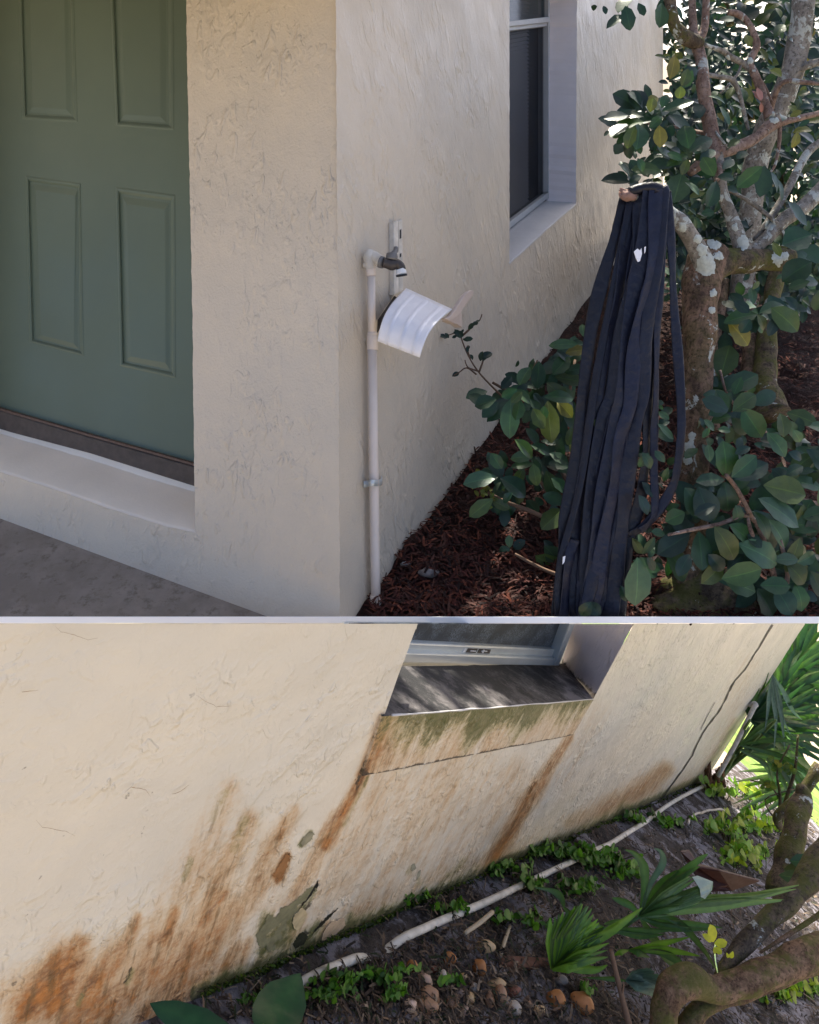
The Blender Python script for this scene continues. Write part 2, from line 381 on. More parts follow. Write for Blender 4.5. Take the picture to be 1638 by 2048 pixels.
# mulch chips
mb = MB()
def chip(mb, p, n, L, wd, col, lift=.006):
    t = n.orthogonal().normalized(); b = n.cross(t); a = U(0, 6.283)
    d = (t*math.cos(a)+b*math.sin(a)+n*U(-.35,.45)).normalized(); s = d.cross(n).normalized()*wd*.5
    c = p+n*U(0,lift); k = n*U(-.004,.006)
    mb.add([c-d*L*.5-s, c-d*L*.5+s, c+s*1.2+k, c-s*1.2+k, c+d*L*.5+s*.6, c+d*L*.5-s*.6], [(0,1,2,3),(3,2,4,5)], col)
for i in range(15000):
    u = U(740,1660); v = 470+770*(R()**.62)
    if v < 1279-40-1.367*(u-676)+44: continue
    p = gA(u, v, .006); h = .022*mnoise.noise(p*7)+.014*mnoise.noise(p*19); p = p+GA.n*h*min(1,max(0,(1240-v)/40))
    k = U(.45,1.5); c = random.choice([(.055,.015,.011),(.038,.011,.009),(.10,.030,.017),(.018,.008,.007),(.05,.021,.016)])
    chip(mb, p, GA.n, U(.012,.045), U(.002,.006), (c[0]*k,c[1]*k,c[2]*k), .018)
o = mb.build('mulch_chips', M['litter'], smooth=False); tag(o, 'loose dark red mulch chips covering the bed beside the house', 'mulch', kind='stuff')
for (u, v, r, sx) in ((858,1146,17,1.0),(811,1128,8,1.0)):
    mb = MB(); bm = bmesh.new(); bmesh.ops.create_icosphere(bm, subdivisions=3, radius=1)
    p = gA(u, v, .012); rr = r*depth(p)/F
    vs = [p+AX*(q.co.x*rr*1.25)+GA.n*(q.co.z*rr*.8)+AF*(q.co.y*rr)+q.co*(rr*.25*mnoise.noise(q.co*1.7+V((u,0,0)))) for q in bm.verts]
    mb.add(vs, [[x.index for x in f.verts] for f in bm.faces], (.17,.15,.14) if r > 10 else (.4,.38,.36)); bm.free()
    o = mb.build('stone', M['stone'])
    tag(o, 'rounded grey stone lying in the dark red mulch near the pipe foot' if r > 10 else 'tiny whitish stone in the mulch close against the house wall', 'stone')

# pale bar added to divide the two places; no real kerb
mb = MB()
a0, a1 = at(-120,1233,1.665), at(1790,1233,1.665); c0, c1 = at(-120,1247,1.665), at(1790,1247,1.665)
d0, d1_ = at(-120,1239,1.80), at(1790,1239,1.80); e0, e1_ = at(-120,1246,1.80), at(1790,1246,1.80)
mb.add([a0,a1,c1,c0,d0,d1_,e1_,e0], [(0,3,2,1),(4,5,6,7),(0,1,5,4),(3,7,6,2),(0,4,7,3),(1,2,6,5)])
o = mb.build('divider_bar', M['edge'], smooth=False); bevel(o, .0015); tag(o, kind='structure')

# ---- the house corner
house = thing('stucco_house', PC, 'pale pinkish stucco house corner with green panelled door and side window', 'house')
corner = [(x+.0, y) for x, y in rough_line([(671,-170),(673,300),(677,700),(680,1285)], 8, 1.3)]
PD = None
HS = Plane(WL.on(390,1066), GA.n)                               # level of the step top
Pb = HS.on(391,978)
WD = Plane(Pb, WL.n)                                            # plane of the door
jam = rough_line([(371,-170),(373,60),(378,300),(385,640),(389,1000),(391,1066)], 8, 1.1)
stp = rough_line([(391,1066),(330,1053),(205,1013),(100,976),(18,950),(-110,910)], 9, 1.0)
base = [px(on_line(WL,GA,u)) for u in (-110,20,150,300,450,560,680)]
outl = corner[:-1]+[(680,1290)]+[(b[0],b[1]+0) for b in base[::-1][1:]]+stp[::-1]+jam[::-1][1:]
mb = MB()
mb.add([WL.on(*p) for p in outl], [tuple(range(len(outl)))])
inward = dirR
rec = WL.dist(Pb)/inward.dot(WL.n)                              # distance along the reveal
dn = inward*rec
for ln in (jam,):                                               # jamb reveal
    A = [WL.on(*p) for p in ln]; n = len(A)
    mb.add(A+[p+dn for p in A], [(i,i+1,n+i+1,n+i) for i in range(n-1)])
o = mb.build('wall', M['wallA'], house, smooth=False)
mb = MB()                                                       # smooth step top with a worn rounded nose
A = [WL.on(*p) for p in stp]; n = len(A); rows = []
for t, dz in ((0,-.004),(.03,.0),(.08,.0015),(.5,.001),(1.0,.002)):
    rows += [p+dn*t+GA.n*dz for p in A]
mb.add(rows, [(j*n+i, j*n+i+1, (j+1)*n+i+1, (j+1)*n+i) for j in range(4) for i in range(n-1)])
o = mb.build('step', M['step'], house)
# threshold and strips on the door plane
def dpoly(pts, off): return [WD.on(u, v, off) for u, v in pts]
mb = MB(); prism(mb, dpoly([(-110,799),(18,838),(180,890),(395,958),(395,1015),(180,946),(18,902),(-110,865)], .002)[:], -WL.n*.05)
o = mb.build('wall', M['step'], house, smooth=False)
mb = MB(); prism(mb, dpoly([(-110,787),(18,826),(180,874),(395,935),(395,975),(180,907),(18,864),(-110,824)], .012), -WL.n*.05)
thr = mb.build('threshold', M['thresh'], house, smooth=False); bevel(thr, .004)
mb = MB(); prism(mb, dpoly([(-110,781),(18,822),(180,869),(395,929),(395,934),(180,873.5),(18,826.5),(-110,786)], .016), -WL.n*.05)
o = mb.build('weatherstrip', M['strip'], thr, smooth=False)
mb = MB(); mb.add(dpoly([(388,-120),(470,-120),(470,1080),(388,1060)], -.006), [(0,1,2,3)]); mb.build('wall', M['wallA'], house, smooth=False)
# door leaf with raised panels
mb = MB()
panels = [ # outer quad, inner quad (tl, tr, br, bl)
 ([(34,-90),(146,-90),(156,245),(45,239)], [(58,-90),(126,-90),(132,218),(66,213)]),
 ([(216,-90),(348,-90),(349,261),(232,252)], [(242,-90),(318,-90),(320,233),(250,228)]),
 ([(51,351),(161,366),(169,713),(58,684)], [(72,381),(150,392),(147,686),(83,670)]),
 ([(231,373),(351,389),(352,757),(240,732)], [(254,409),(329,420),(330,725),(261,712)])]
def lerp2(q, k): return q
outer = [(-110,-90),(396,-90),(396,932),(180,872),(18,824),(-110,786)]
# leaf field: full sheet, with recessed mouldings laid as real geometry on it
bmq = bmesh.new()
base_v = [bmq.verts.new(p) for p in dpoly(outer, 0)]
edges = [bmq.edges.new((base_v[i], base_v[(i+1)%len(base_v)])) for i in range(len(base_v))]
ringv = []
for (oq, iq) in panels:
    vs = [bmq.verts.new(p) for p in dpoly([(x, y if y > -80 else -89) for x, y in oq], 0)]
    ringv.append(vs); edges += [bmq.edges.new((vs[i], vs[(i+1)%4])) for i in range(4)]
bmesh.ops.triangle_fill(bmq, edges=edges, use_beauty=True)
bmq.verts.index_update()
for f in list(bmq.faces):                                       # open the panel areas
    u, v = px(f.calc_center_median())
    for (oq, iq) in panels:
        ins = True
        for i in range(4):
            x1, y1 = oq[i]; x2, y2 = oq[(i+1)%4]
            if (x2-x1)*(v-y1)-(y2-y1)*(u-x1) < 0: ins = False
        if ins: bmq.faces.remove(f); break
for (oq, iq), rv in zip(panels, ringv):
    def mixq(k): return [(a[0]+(b[0]-a[0])*k, a[1]+(b[1]-a[1])*k if a[1] > -80 else -89) for a, b in zip(oq, iq)]
    loops = [rv]
    for k, dz in ((.12,.0018),(.24,.0005),(.40,-.0055),(.55,-.0055),(.92,-.0015),(1.0,-.001)):
        loops.append([bmq.verts.new(p) for p in dpoly(mixq(k), dz)])
    for a, b in zip(loops, loops[1:]):
        for i in range(4): bmq.faces.new((a[i], a[(i+1)%4], b[(i+1)%4], b[i]))
    bmq.faces.new(loops[-1])
bmesh.ops.recalc_face_normals(bmq, faces=bmq.faces)
me = bpy.data.meshes.new('door'); bmq.to_mesh(me); bmq.free(); me.materials.append(M['door'])
door = bpy.data.objects.new('door', me); S.collection.objects.link(door); door.parent = house; door.matrix_parent_inverse = house.matrix_basis.inverted()

# ---- side wall with its window opening
winL = rough_line([(1019,-170),(1019,250),(1019,527)], 8, .8)
winB = rough_line([(1019,527),(1085,466),(1152,408)], 8, 1.2)
winR = rough_line([(1152,408),(1153,200),(1155,-170)], 8, .9)
bR = [px(on_line(WR,GA,u)) for u in (680,800,900,1000,1100,1200,1326)]
far_t, far_b = (1326,-170), bR[-1]
outl = corner+[bR[0]]+bR[1:]+[far_t, (1155,-170)]+winR[::-1][1:]+winB[::-1][1:]+winL[::-1][1:]
mb = MB(); mb.add([WR.on(*p) for p in outl], [tuple(range(len(outl)))])
inL = -dirL if (-dirL).dot(WR.n) < 0 else dirL                  # into the house from the side wall
HW = Plane(WR.on(1152,408), GA.n)
Pw = HW.on(1103,393)
recw = WR.dist(Pw)/inL.dot(WR.n); dw = inL*recw
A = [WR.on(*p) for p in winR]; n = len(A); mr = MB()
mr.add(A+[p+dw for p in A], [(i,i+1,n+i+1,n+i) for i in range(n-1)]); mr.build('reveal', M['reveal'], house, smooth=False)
A = [WR.on(*p) for p in winL]; n = len(A)
mb.add(A+[p+dw for p in A], [(i,i+1,n+i+1,n+i) for i in range(n-1)])
far = [WR.on(*far_t), WR.on(*far_b)]
mb.add([far[0], far[1], far[1]-WR.n*.0+inL*2.0, far[0]+inL*2.0], [(0,1,2,3)])
o = mb.build('wall', M['wallA2'], house, smooth=False)
for f in o.data.polygons: pass
# window: sloping sill, frame, two panes, blind behind
win = MB()
WP = Plane(Pw, WR.n)                                            # glass side of the reveal
def wpoly(pts, off): return [WP.on(u, v, off) for u, v in pts]
def bar(mb, pts, off, th): prism(mb, wpoly(pts, off), -WR.n*th)
bar(win, [(1097,381),(1104,376),(1104,391),(1097,397)], .012, .05)
bar(win, [(1097,-170),(1104.5,-170),(1104.5,394),(1097,394)], .012, .05)
bar(win, [(985,470),(1097,385),(1097,396),(985,485)], .010, .05)
bar(win, [(985,46),(1100,33),(1100,44),(985,57)], .020, .05)
bar(win, [(985,57.5),(1094,44.5),(1094,52),(985,66)], .008, .05)
wf = win.build('window', M['frameA'], house, smooth=False); bevel(wf, .002)
mb = MB(); prism(mb, wpoly([(980,30),(1097,28),(1097,394),(980,486)], -.012), -WR.n*.004)
o = mb.build('pane', M['paneA'], wf, smooth=False)
mb = MB(); prism(mb, wpoly([(980,-170),(1097,-170),(1097,40),(980,52)], -.006), -WR.n*.004)
o = mb.build('pane', M['pane2'], wf, smooth=False)
mb = MB()
for k in range(64):
    y = -60+k*8.6
    a = WP.on(1004, y, -.05); b = WP.on(1056, y-(y+40)*(52/620.0), -.05); t = (b-a)*1.0
    s = (-WR.n*.6+AU*.8).normalized()*.011
    mb.add([a-s-t*.6, b-s, b+s, a+s-t*.6], [(0,1,2,3)])
o = mb.build('blind', M['blind'], wf, smooth=False)
mb = MB(); f4 = wpoly([(960,-95),(1106,-95),(1106,420),(960,520)], -.03); k4 = [p-WR.n*.5 for p in f4]  # added dark box, stands in for the unlit room behind the screen
mb.add(f4+k4, [(4,5,6,7),(0,1,5,4),(1,2,6,5),(2,3,7,6),(3,0,4,7)]); o = mb.build('dark_box', M['room'], wf, smooth=False)
mb = MB()                                                       # sill slab
A = [WR.on(p[0],p[1],.004) for p in winB]; B = [HW.on(u, v) for u, v in ((1012,455),(1060,424),(1104,393))]
n = len(A); bk = [p+dw*1.02+AU*.0 for p in [WR.on(*q) for q in winB]]
rr_ = []
tL = (HW.on(1103,393)-(WR.on(1152,408)+dw))
rows = A+[a+(b+tL-a)*.03+GA.n*.0012 for a,b in zip(A,bk)]+[b+tL for b in bk]
mb.add(rows, [(j*n+i, j*n+i+1, (j+1)*n+i+1, (j+1)*n+i) for j in range(2) for i in range(n-1)])
A2 = [a-AU*.006 for a in A]; mb.add(A+A2, [(i,n+i,n+i+1,i+1) for i in range(n-1)])
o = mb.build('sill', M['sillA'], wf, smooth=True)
# unseen roof added above the corner, its eave sized to shade the door wall
mb = MB(); tz = WL.on(676,-120)
p0 = tz+dirL*2.2-dirR*EAVE_F+AX*EAVE_R*0; 
q = [tz-dirL*EAVE_R-dirR*EAVE_F, tz+dirL*3.5-dirR*EAVE_F, tz+dirL*3.5+dirR*6, tz-dirL*EAVE_R+dirR*6]
q = [p+V((0,0,.03)) for p in q]
prism(mb, q, V((0,0,.15))); o = mb.build('shade_roof', M['white'], house, smooth=False)
mb = MB()                                                       # closes the far sides of the house
b0 = WL.on(-110,-170); b1_ = on_line(WL,GA,-110)
mb.add([b0, b1_, b1_+dirR*5, b0+dirR*5], [(0,1,2,3)]); o = mb.build('wall', M['wallA2'], house, smooth=False)

# ---- standpipe with tap
pc = [WR.on(u,v,.022) for u,v in ((742,540),(744,680),(747,900),(750,1120),(752,1222))]
pipe = thing('standpipe', pc[-1], 'slim cream pipe up the side wall with a dark metal tap at its top', 'pipe')
def rp(px_, p): return px_*depth(p)/F
mb = MB(); sweep(mb, pc[1:], [rp(9.6,p) for p in pc[1:]], 16); sweep(mb, pc[:2], [rp(8.0,p) for p in pc[:2]], 16)
mb.build('pipe', M['pvc'], pipe)
def ring(u0,v0,u1,v1,r0,r1,name,mt,parent,off=.022):
    mb = MB(); a, b = WR.on(u0,v0,off), WR.on(u1,v1,off)
    d = b-a; pts = [a, a+d*.04, a+d*.5, a+d*.96, b]
    sweep(mb, pts, [rp(r0,a)*.9, rp(r0,a), rp((r0+r1)/2,a), rp(r1,b), rp(r1,b)*.9], 18)
    return mb.build(name, mt, parent)
ring(744.5,670,745.3,700,10.8,11.8,'coupling',M['pvc'],pipe)
ring(744.4,664,744.5,671,9.0,10.6,'coupling',M['pvc'],pipe)
ring(741.5,536,742.2,552,10.5,9.4,'coupling',M['pvc'],pipe)
ring(751,1190,752,1226,11.5,12.5,'coupling',M['pvc'],pipe)
# elbow: out of the wall and on to the tap, a run towards the viewer's right
mb = MB(); q = spline([(741,540,.022,9.5),(741,522,.022,12),(746,514,.026,13),(757,520,.045,11.5),(766,524,.062,10)],5)
sweep(mb, [WR.on(a,b,c) for a,b,c,d in q], [rp(d,WR.on(a,b,c)) for a,b,c,d in q], 16)
q = spline([(738,502,.018,9),(739,512,.02,13),(741,522,.02,13.5)],4)
sweep(mb, [WR.on(a,b,c) for a,b,c,d in q], [rp(d,WR.on(a,b,c)) for a,b,c,d in q], 16)
q = [WR.on(728,531,.006), WR.on(738,530,.02)]; sweep(mb, q, [rp(6,q[0])]*2, 12)
mb.build('elbow', M['pvcw'], pipe)
def T(pts, name, mt, parent, n=14, sub=5):
    mb = MB(); q = spline(pts, sub)
    P = [WR.on(a,b,c) for a,b,c,d in q]; sweep(mb, P, [rp(d,p) for (a,b,c,d),p in zip(q,P)], n)
    return mb.build(name, mt, parent)
tap = T([(758,523,.055,11.5),(761,524,.058,12.2),(765,525,.064,12)], 'collar', M['grey'], pipe, 18, 2)
tap = T([(765,525,.064,9.5),(775,527,.072,10.5),(784,529,.080,12),(793,527,.088,10),(800,532,.094,9.5),(803,540,.096,9.5)], 'tap', M['brass'], pipe)
T([(783,521,.080,12),(784,512,.080,12),(784,506,.080,10.5)], 'handle', M['grey'], tap, 8, 2)
T([(786,508,.080,5.5),(791,502,.080,5.6),(792,494,.080,4.6)], 'handle', M['grey'], tap, 8, 3)
T([(800,537,.095,8.5),(802,544,.096,10.5),(803,549,.097,11)], 'nozzle', M['white'], tap, 16, 3)
T([(803,549,.097,11.3),(803.5,552.5,.097,11.3)], 'rubber_rim', M['black'], tap, 16, 2)
mb = MB()                                                       # strap holding the pipe
q = spline([(727,969,.003,4),(736,967,.010,5),(742,966,.034,5),(753,966,.036,5),(761,964,.014,5),(763,958,.004,4)],4)
P = [WR.on(a,b,c) for a,b,c,d in q]; n = len(P)
mb.add([p+AU*rp(6.5,p) for p in P]+[p-AU*rp(6.5,p) for p in P], [(i,i+1,n+i+1,n+i) for i in range(n-1)])
o = mb.build('strap', M['alu'], pipe); sm = o.modifiers.new('thick','SOLIDIFY'); sm.thickness = .0015

# ---- hose hanger: wall strip, curved ribbed tray, upturned lip
hp = WR.on(797,520,.01)
hang = thing('hose_hanger', hp, 'white plastic hose hanger with a curved ribbed tray on the stucco', 'hose hanger')
def wbar(pts, off, th, name, mt, parent, bv=.002):
    mb = MB(); prism(mb, [WR.on(u,v,off) for u,v in pts], -WR.n*th); o = mb.build(name, mt, parent, smooth=False); bevel(o, bv); return o
st = wbar([(788,443),(797,441),(798,586),(789,590)], .016, .016, 'back_strip', M['pvcw'], hang)
wbar([(797.5,441),(805,438),(807,580),(798.5,586)], .008, .008, 'back_strip', M['pvcw'], hang)
wbar([(800,460),(803,458),(803,476),(800,478)], .009, .004, 'slot', M['black'], st, .0005)
wbar([(800,508),(803,506),(803,513),(800,515)], .009, .004, 'slot', M['black'], st, .0005)
# tray: half-cylinder arch whose back edge sits at the wall; top crest line and front/bottom edge measured in the photo
top = [(812,577),(831,580),(853,590),(870,598),(892,611),(905,618)]
prof = [(-.9,-.30,.0),(0,0,0),(.16,.10,.012)]
mb = MB()
crA, crB = (812,577,.045), (904,619,.155)                       # crest from the wall outwards
loA, loB = (757,683,.075), (841,716,.185)                       # lower front edge
bkA = (790,600,.004)
vs = []; NA, NS = 30, 16
for j in range(NA+1):
    a = j/NA
    rib = 1.0
    for c in (.20,.50,.80):
        rib += .030*math.exp(-((a-c)/.020)**2)
    for i in range(NS+1):
        t = i/NS
        cu, cv, cd = [x+(y-x)*a for x,y in zip(crA,crB)]
        lu, lv, ld = [x+(y-x)*a for x,y in zip(loA,loB)]
        # arch: from crest, bulging outwards, down to the lower edge
        uu = cu+(lu-cu)*t; vv = cv+(lv-cv)*t
        bul = math.sin(math.pi*t)*.9+.15*t
        du, dv = (lu-cu), (lv-cv); L = math.hypot(du,dv)
        nx, ny = dv/L, -du/L                                     # to the upper left of the chord
        k = -13.5*bul*rib
        uu += nx*k*1.0; vv += ny*k*1.0
        rise = (rib-1)*.10
        vs.append(WR.on(uu, vv, cd+(ld-cd)*t+.028*math.sin(math.pi*t)+rise))
fs = [(j*(NS+1)+i, j*(NS+1)+i+1, (j+1)*(NS+1)+i+1, (j+1)*(NS+1)+i) for j in range(NA) for i in range(NS)]
mb.add(vs, fs); tr = mb.build('tray', M['hanger'], hang); sm = tr.modifiers.new('thick','SOLIDIFY'); sm.thickness = .003; sm.offset = 0
# rear end plate between tray and wall (dark, in the gap)
mb = MB(); prism(mb, [WR.on(u,v,o_) for u,v,o_ in ((790,592,.004),(757,640,.004),(756,665,.03),(775,625,.04),(796,596,.03))], -WR.n*.003)
mb.build('end_plate', M['brass'], hang, smooth=False)
mb = MB()                                                       # lip
prism(mb, [WR.on(u,v,.165) for u,v in ((889,637),(899,633),(909,622),(929,590),(938,582),(946,580),(948,587),(922,625),(914,634),(906,640),(898,642))], -WR.n*.012)
lip = mb.build('lip', M['bracket'], hang, smooth=False); bevel(lip, .002)
mb = MB(); prism(mb, [WR.on(u,v,.15) for u,v in ((896,641),(906,638),(920,622),(924,631),(924,655),(915,648),(907,646))], -WR.n*.020)
mb.build('lip', M['bracket'], hang, smooth=False)
# ================================================================== LOWER PLACE: stained wall, window, soil
field = MB(); Z0 = -14.0  # wide pale sheet far below, added to bounce sunlight up to the walls
field.add([V((-400,-400,Z0)),V((400,-400,Z0)),V((400,600,Z0)),V((-400,600,Z0))], [(0,1,2,3)])
o = field.build('bounce_ground', M['field']); tag(o, kind='structure')
outB = nB
# soil sheet beside the wall, uneven
def soil_h(p): return .020*mnoise.noise(p*5)+.010*mnoise.noise(p*17)+.006*mnoise.noise(p*41)
mb = MB(); vs = []; fs = []
nu, nv = 150, 90
p0 = WB.on(440,1974)
for j in range(nv+1):
    b = -.05+3.6*(j/nv)**1.7
    for i in range(nu+1):
        a = -1.6+9.0*(i/nu)**1.25
        p = p0+e1*a+nB*b
        k = min(1, max(0,(b+.02)/.08)); vs.append(p+mB*(soil_h(p)*k-.004))
for j in range(nv):
    for i in range(nu):
        a = j*(nu+1)+i; qu, qv = px(vs[a])
        if depth(vs[a]) > .25 and qv < 2300 and qu < 2000: fs.append((a,a+1,a+nu+2,a+nu+1))
mb.add(vs, fs); o = mb.build('soil', M['dirt']); tag(o, kind='structure')
def gB(u, v, off=0.0):
    p = GB.on(u, v, off); return p+mB*soil_h(p)
mb = MB(); q0 = p0+e1*7.4
q = [q0-nB*6-mB*.02, q0+nB*3.55-mB*.02, p0+e1*7.4+nB*3.55+e1*9-mB*.3, q0+e1*9-nB*6-mB*.3]
mb.add(q, [(0,1,2,3)])
q = [p0+e1*2.5+nB*3.55-mB*.012, p0+e1*16+nB*3.55-mB*.3, p0+e1*16+nB*9-mB*.8, p0+e1*2.5+nB*9-mB*.5]
mb.add(q, [(0,1,2,3)])
o = mb.build('lawn', M['lawn']); tag(o, kind='structure')

# ---- wall sheet with stains recorded where the photograph shows them
VD = (-340,4300)
def seg_d(u, v, a, b, c, d):
    L2 = (c-a)**2+(d-b)**2; t = max(0,min(1,((u-a)*(c-a)+(v-b)*(d-b))/L2)); x, y = a+(c-a)*t, b+(d-b)*t
    return math.hypot(u-x, v-y), t
RUST = [ # streaks: u0 v0 u1 v1 width0 width1 strength
 (160,1885,60,2010,22,60,1.0),(140,1930,120,2000,50,60,1.05),(60,1965,40,2000,26,30,.6),(190,1965,150,2030,50,80,.95),
 (276,1832,235,1930,9,26,.95),(250,1890,190,1990,26,60,.8),(352,1822,325,1880,14,24,.9),(330,1870,260,1990,30,60,.65),
 (440,1790,330,1980,32,80,.78),(470,1820,330,1990,36,70,.75),(390,1850,300,2000,40,70,.6),(250,1990,180,2035,60,80,.9),
 (574,1712,556,1752,8,15,1.2),(566,1730,552,1750,12,12,1.1),(570,1640,558,1676,9,14,.75),(555,1670,520,1740,14,24,.5),
 (500,1640,440,1760,22,48,.55),(460,1580,380,1780,26,56,.42),(590,1620,540,1700,14,26,.5),(420,1700,330,1860,20,50,.42),(520,1760,420,1900,30,50,.55),
 (1140,1474,1060,1600,8,17,.95),(1075,1570,980,1730,15,22,1.05),(1010,1680,965,1740,16,22,.85),
 (1330,1540,1270,1590,18,26,.8),(1300,1570,1200,1625,26,24,.75),(1240,1600,1140,1650,16,22,.55),(1390,1560,1350,1585,10,12,.6),
 (1470,1440,1390,1570,8,12,.45),
 (765,1440,720,1550,13,10,.7),(728,1552,650,1690,11,18,.95),(655,1680,590,1790,14,20,.6),
 (500,1880,485,1925,10,12,.8),(655,1850,640,1885,16,18,.72),(600,1830,575,1900,24,24,.55),(560,1900,470,1960,24,30,.45),
 (900,1560,760,1800,110,110,.34),(780,1570,640,1800,66,66,.36),(1030,1560,900,1760,50,60,.36),(1000,1700,700,1830,30,40,.42),(620,1760,480,1930,50,50,.34),
 (820,1590,800,1620,20,20,.22),(400,1960,300,2030,46,66,.85),(300,1940,200,2035,60,80,.8),(480,1900,420,1980,30,40,.7),(1500,1330,1400,1560,30,26,.22),(1200,1420,1120,1560,26,30,.24)]
GREEN = [(450,1585,425,1640,12,14,.45),(490,1640,470,1700,12,12,.42),(382,1720,366,1760,7,8,.5),(530,1620,515,1650,7,8,.3),
 (575,1835,555,1880,16,24,.95),(535,1840,525,1870,18,16,.9),(625,1780,585,1850,9,14,.9),(640,1850,600,1890,10,20,.8),(620,1665,603,1690,7,8,.85),
 (560,1880,520,1905,14,12,.8),(735,1555,690,1650,5,6,.5),(700,1830,690,1850,8,8,.6),(850,1640,835,1660,6,6,.3),(925,1720,900,1750,14,14,.4),
 (820,1735,815,1745,7,7,.5),(840,1755,835,1765,6,6,.45),(700,1855,610,1900,8,14,.75),(490,1800,440,1830,14,20,.22),
 (1250,1610,1180,1650,10,14,.45),(960,1735,880,1790,12,16,.55),(265,1940,255,1965,6,8,.8),(165,1990,155,2010,6,6,.6)]
BLACK = [(742,1500,712,1570,3,4,.6),(716,1572,650,1680,3.5,3.5,.42),(637,1770,605,1805,4,7,.95),(620,1808,610,1820,6,7,.9),(675,1815,640,1850,3,5,.8),
 (612,1865,595,1890,6,10,.85),(560,1925,500,1955,6,8,.4),(700,1872,560,1932,5,8,.6),(1000,1738,860,1800,5,8,.55),(560,1930,430,1985,6,10,.55),
 (1230,1645,1120,1690,5,6,.5),(1380,1575,1290,1610,3,4,.5),(400,1965,330,2010,12,26,.5),(380,1890,350,1930,5,8,.4),(395,1800,370,1830,3,4,.5),
 (285,1660,278,1690,4,5,.45),(270,1575,250,1600,5,4,.4),(440,1575,425,1600,7,8,.35),(262,1935,250,1965,6,8,.75)]
def basev(u): return 1974-(u-440)*(403/941.0)
def stain(u, v):
    out = []
    for lst in (RUST, GREEN, BLACK):
        m = 0
        for a,b,c,d,w0,w1,s in lst:
            if abs(u-(a+c)/2) > abs(a-c)/2+140 or abs(v-(b+d)/2) > abs(b-d)/2+140: continue
            ds, t = seg_d(u,v,a,b,c,d); wd = w0+(w1-w0)*t
            m = max(m, s*math.exp(-(ds/wd)**2*.9))
        out.append(m)
    hb = basev(u)-v                                             # height above the soil line, in photo pixels
    if 380 < u < 1420:
        sc = 1.25-(u-440)/1250
        k = math.exp(-(max(0,hb-4)/(17*sc))**2)
        n = .5+.5*mnoise.noise((u*.018, 3.3, 0))
        out[1] = max(out[1], 1.05*k*(.6+.6*n), .5*math.exp(-(max(0,hb)/(34*sc))**2)*n); out[2] = max(out[2], .8*math.exp(-(max(0,hb)/(6*sc))**2))
        out[0] = max(out[0], .30*math.exp(-(max(0,hb-10)/(60*sc))**2))
    return tuple(out)
wall = thing('stained_wall', WB.on(700,1870), 'cream stucco wall streaked with rust and mould below a grimy window', 'wall')
bm = bmesh.new(); SU, SV = 5.2, 5.2
u0, u1, v0, v1 = -70, 1640, 1247.5, 2110
nu, nv = int((u1-u0)/SU), int((v1-v0)/SV)
rowsv = []
far_line = lambda v: 1605-.636*(v-1255)
for j in range(nv+1):
    v = v0+(v1-v0)*j/nv; r = []
    for i in range(nu+1):
        u = u0+(u1-u0)*i/nu
        ok = u < far_line(v)+8 and v < basev(u)+60
        r.append(bm.verts.new(WB.on(u,v)) if ok else None)
    rowsv.append(r)
for j in range(nv):
    for i in range(nu):
        q = (rowsv[j][i],rowsv[j+1][i],rowsv[j+1][i+1],rowsv[j][i+1])
        if all(q): bm.faces.new(q)
def cut(a, b):                                                  # cut the sheet along a line on the wall
    A, B = WB.on(*a), WB.on(*b)
    bmesh.ops.bisect_plane(bm, geom=list(bm.verts)+list(bm.edges)+list(bm.faces), plane_co=A, plane_no=(B-A).cross(nB).normalized(), dist=1e-5)
OP = [(840,1235),(803,1332),(768,1431),(1186,1399),(1274,1235)]  # opening, seen on the wall face
cut((1605,1255),(1397,1582))
cut((768,1431),(838,1240)); cut((768,1431),(1186,1399)); cut((1186,1399),(1270,1243)); cut((440,2000),(1381,1597))
def inside(u, v, poly):
    c = False; n = len(poly)
    for i in range(n):
        (x1,y1),(x2,y2) = poly[i], poly[(i+1)%n]
        if (y1 > v) != (y2 > v) and u < (x2-x1)*(v-y1)/(y2-y1)+x1: c = not c
    return c
dl = []
OPC = [(838,1240),(768,1431),(1186,1399),(1270,1243),(1300,1180),(850,1180)]
for f in bm.faces:
    u, v = px(f.calc_center_median())
    if inside(u,v,OPC) or u > far_line(v) or v > basev(u)+26: dl.append(f)
bmesh.ops.delete(bm, geom=dl, context='FACES')
for v_ in bm.verts:                                             # hand-trowelled unevenness
    p = v_.co; v_.co = p+nB*(.003*mnoise.noise(p*6)+.0012*mnoise.noise(p*19))
me = bpy.data.meshes.new('wall_face'); bm.to_mesh(me); bm.free()
at_ = me.color_attributes.new('tint','FLOAT_COLOR','POINT'); cs = []
for v_ in me.vertices: cs += [*stain(*px(v_.co)), 1]
at_.data.foreach_set('color', cs); me.materials.append(M['wallB'])
me.polygons.foreach_set('use_smooth', [True]*len(me.polygons))
wfc = bpy.data.objects.new('wall_face', me); S.collection.objects.link(wfc); wfc.parent = wall; wfc.matrix_parent_inverse = wall.matrix_basis.inverted()
# return of the wall at its far end and its top
A = [WB.on(far_line(v),v) for v in (1247.5,1400,1600)]
mb = MB(); n = len(A); mb.add(A+[p-nB*.25 for p in A], [(i,i+1,n+i+1,n+i) for i in range(n-1)], (0,0,0))
A = [WB.on(u,1247.5) for u in (-70,400,835)]; B = [WB.on(u,1247.5) for u in (1267,1450,1610)]
for Q in (A,B): mb.add(Q+[p+(AF-AU*.31)*.2 for p in Q], [(i,i+1,4+i,3+i) for i in range(2)], (0,0,0))
mb.build('wall_face', M['wallB'], wall, smooth=False)
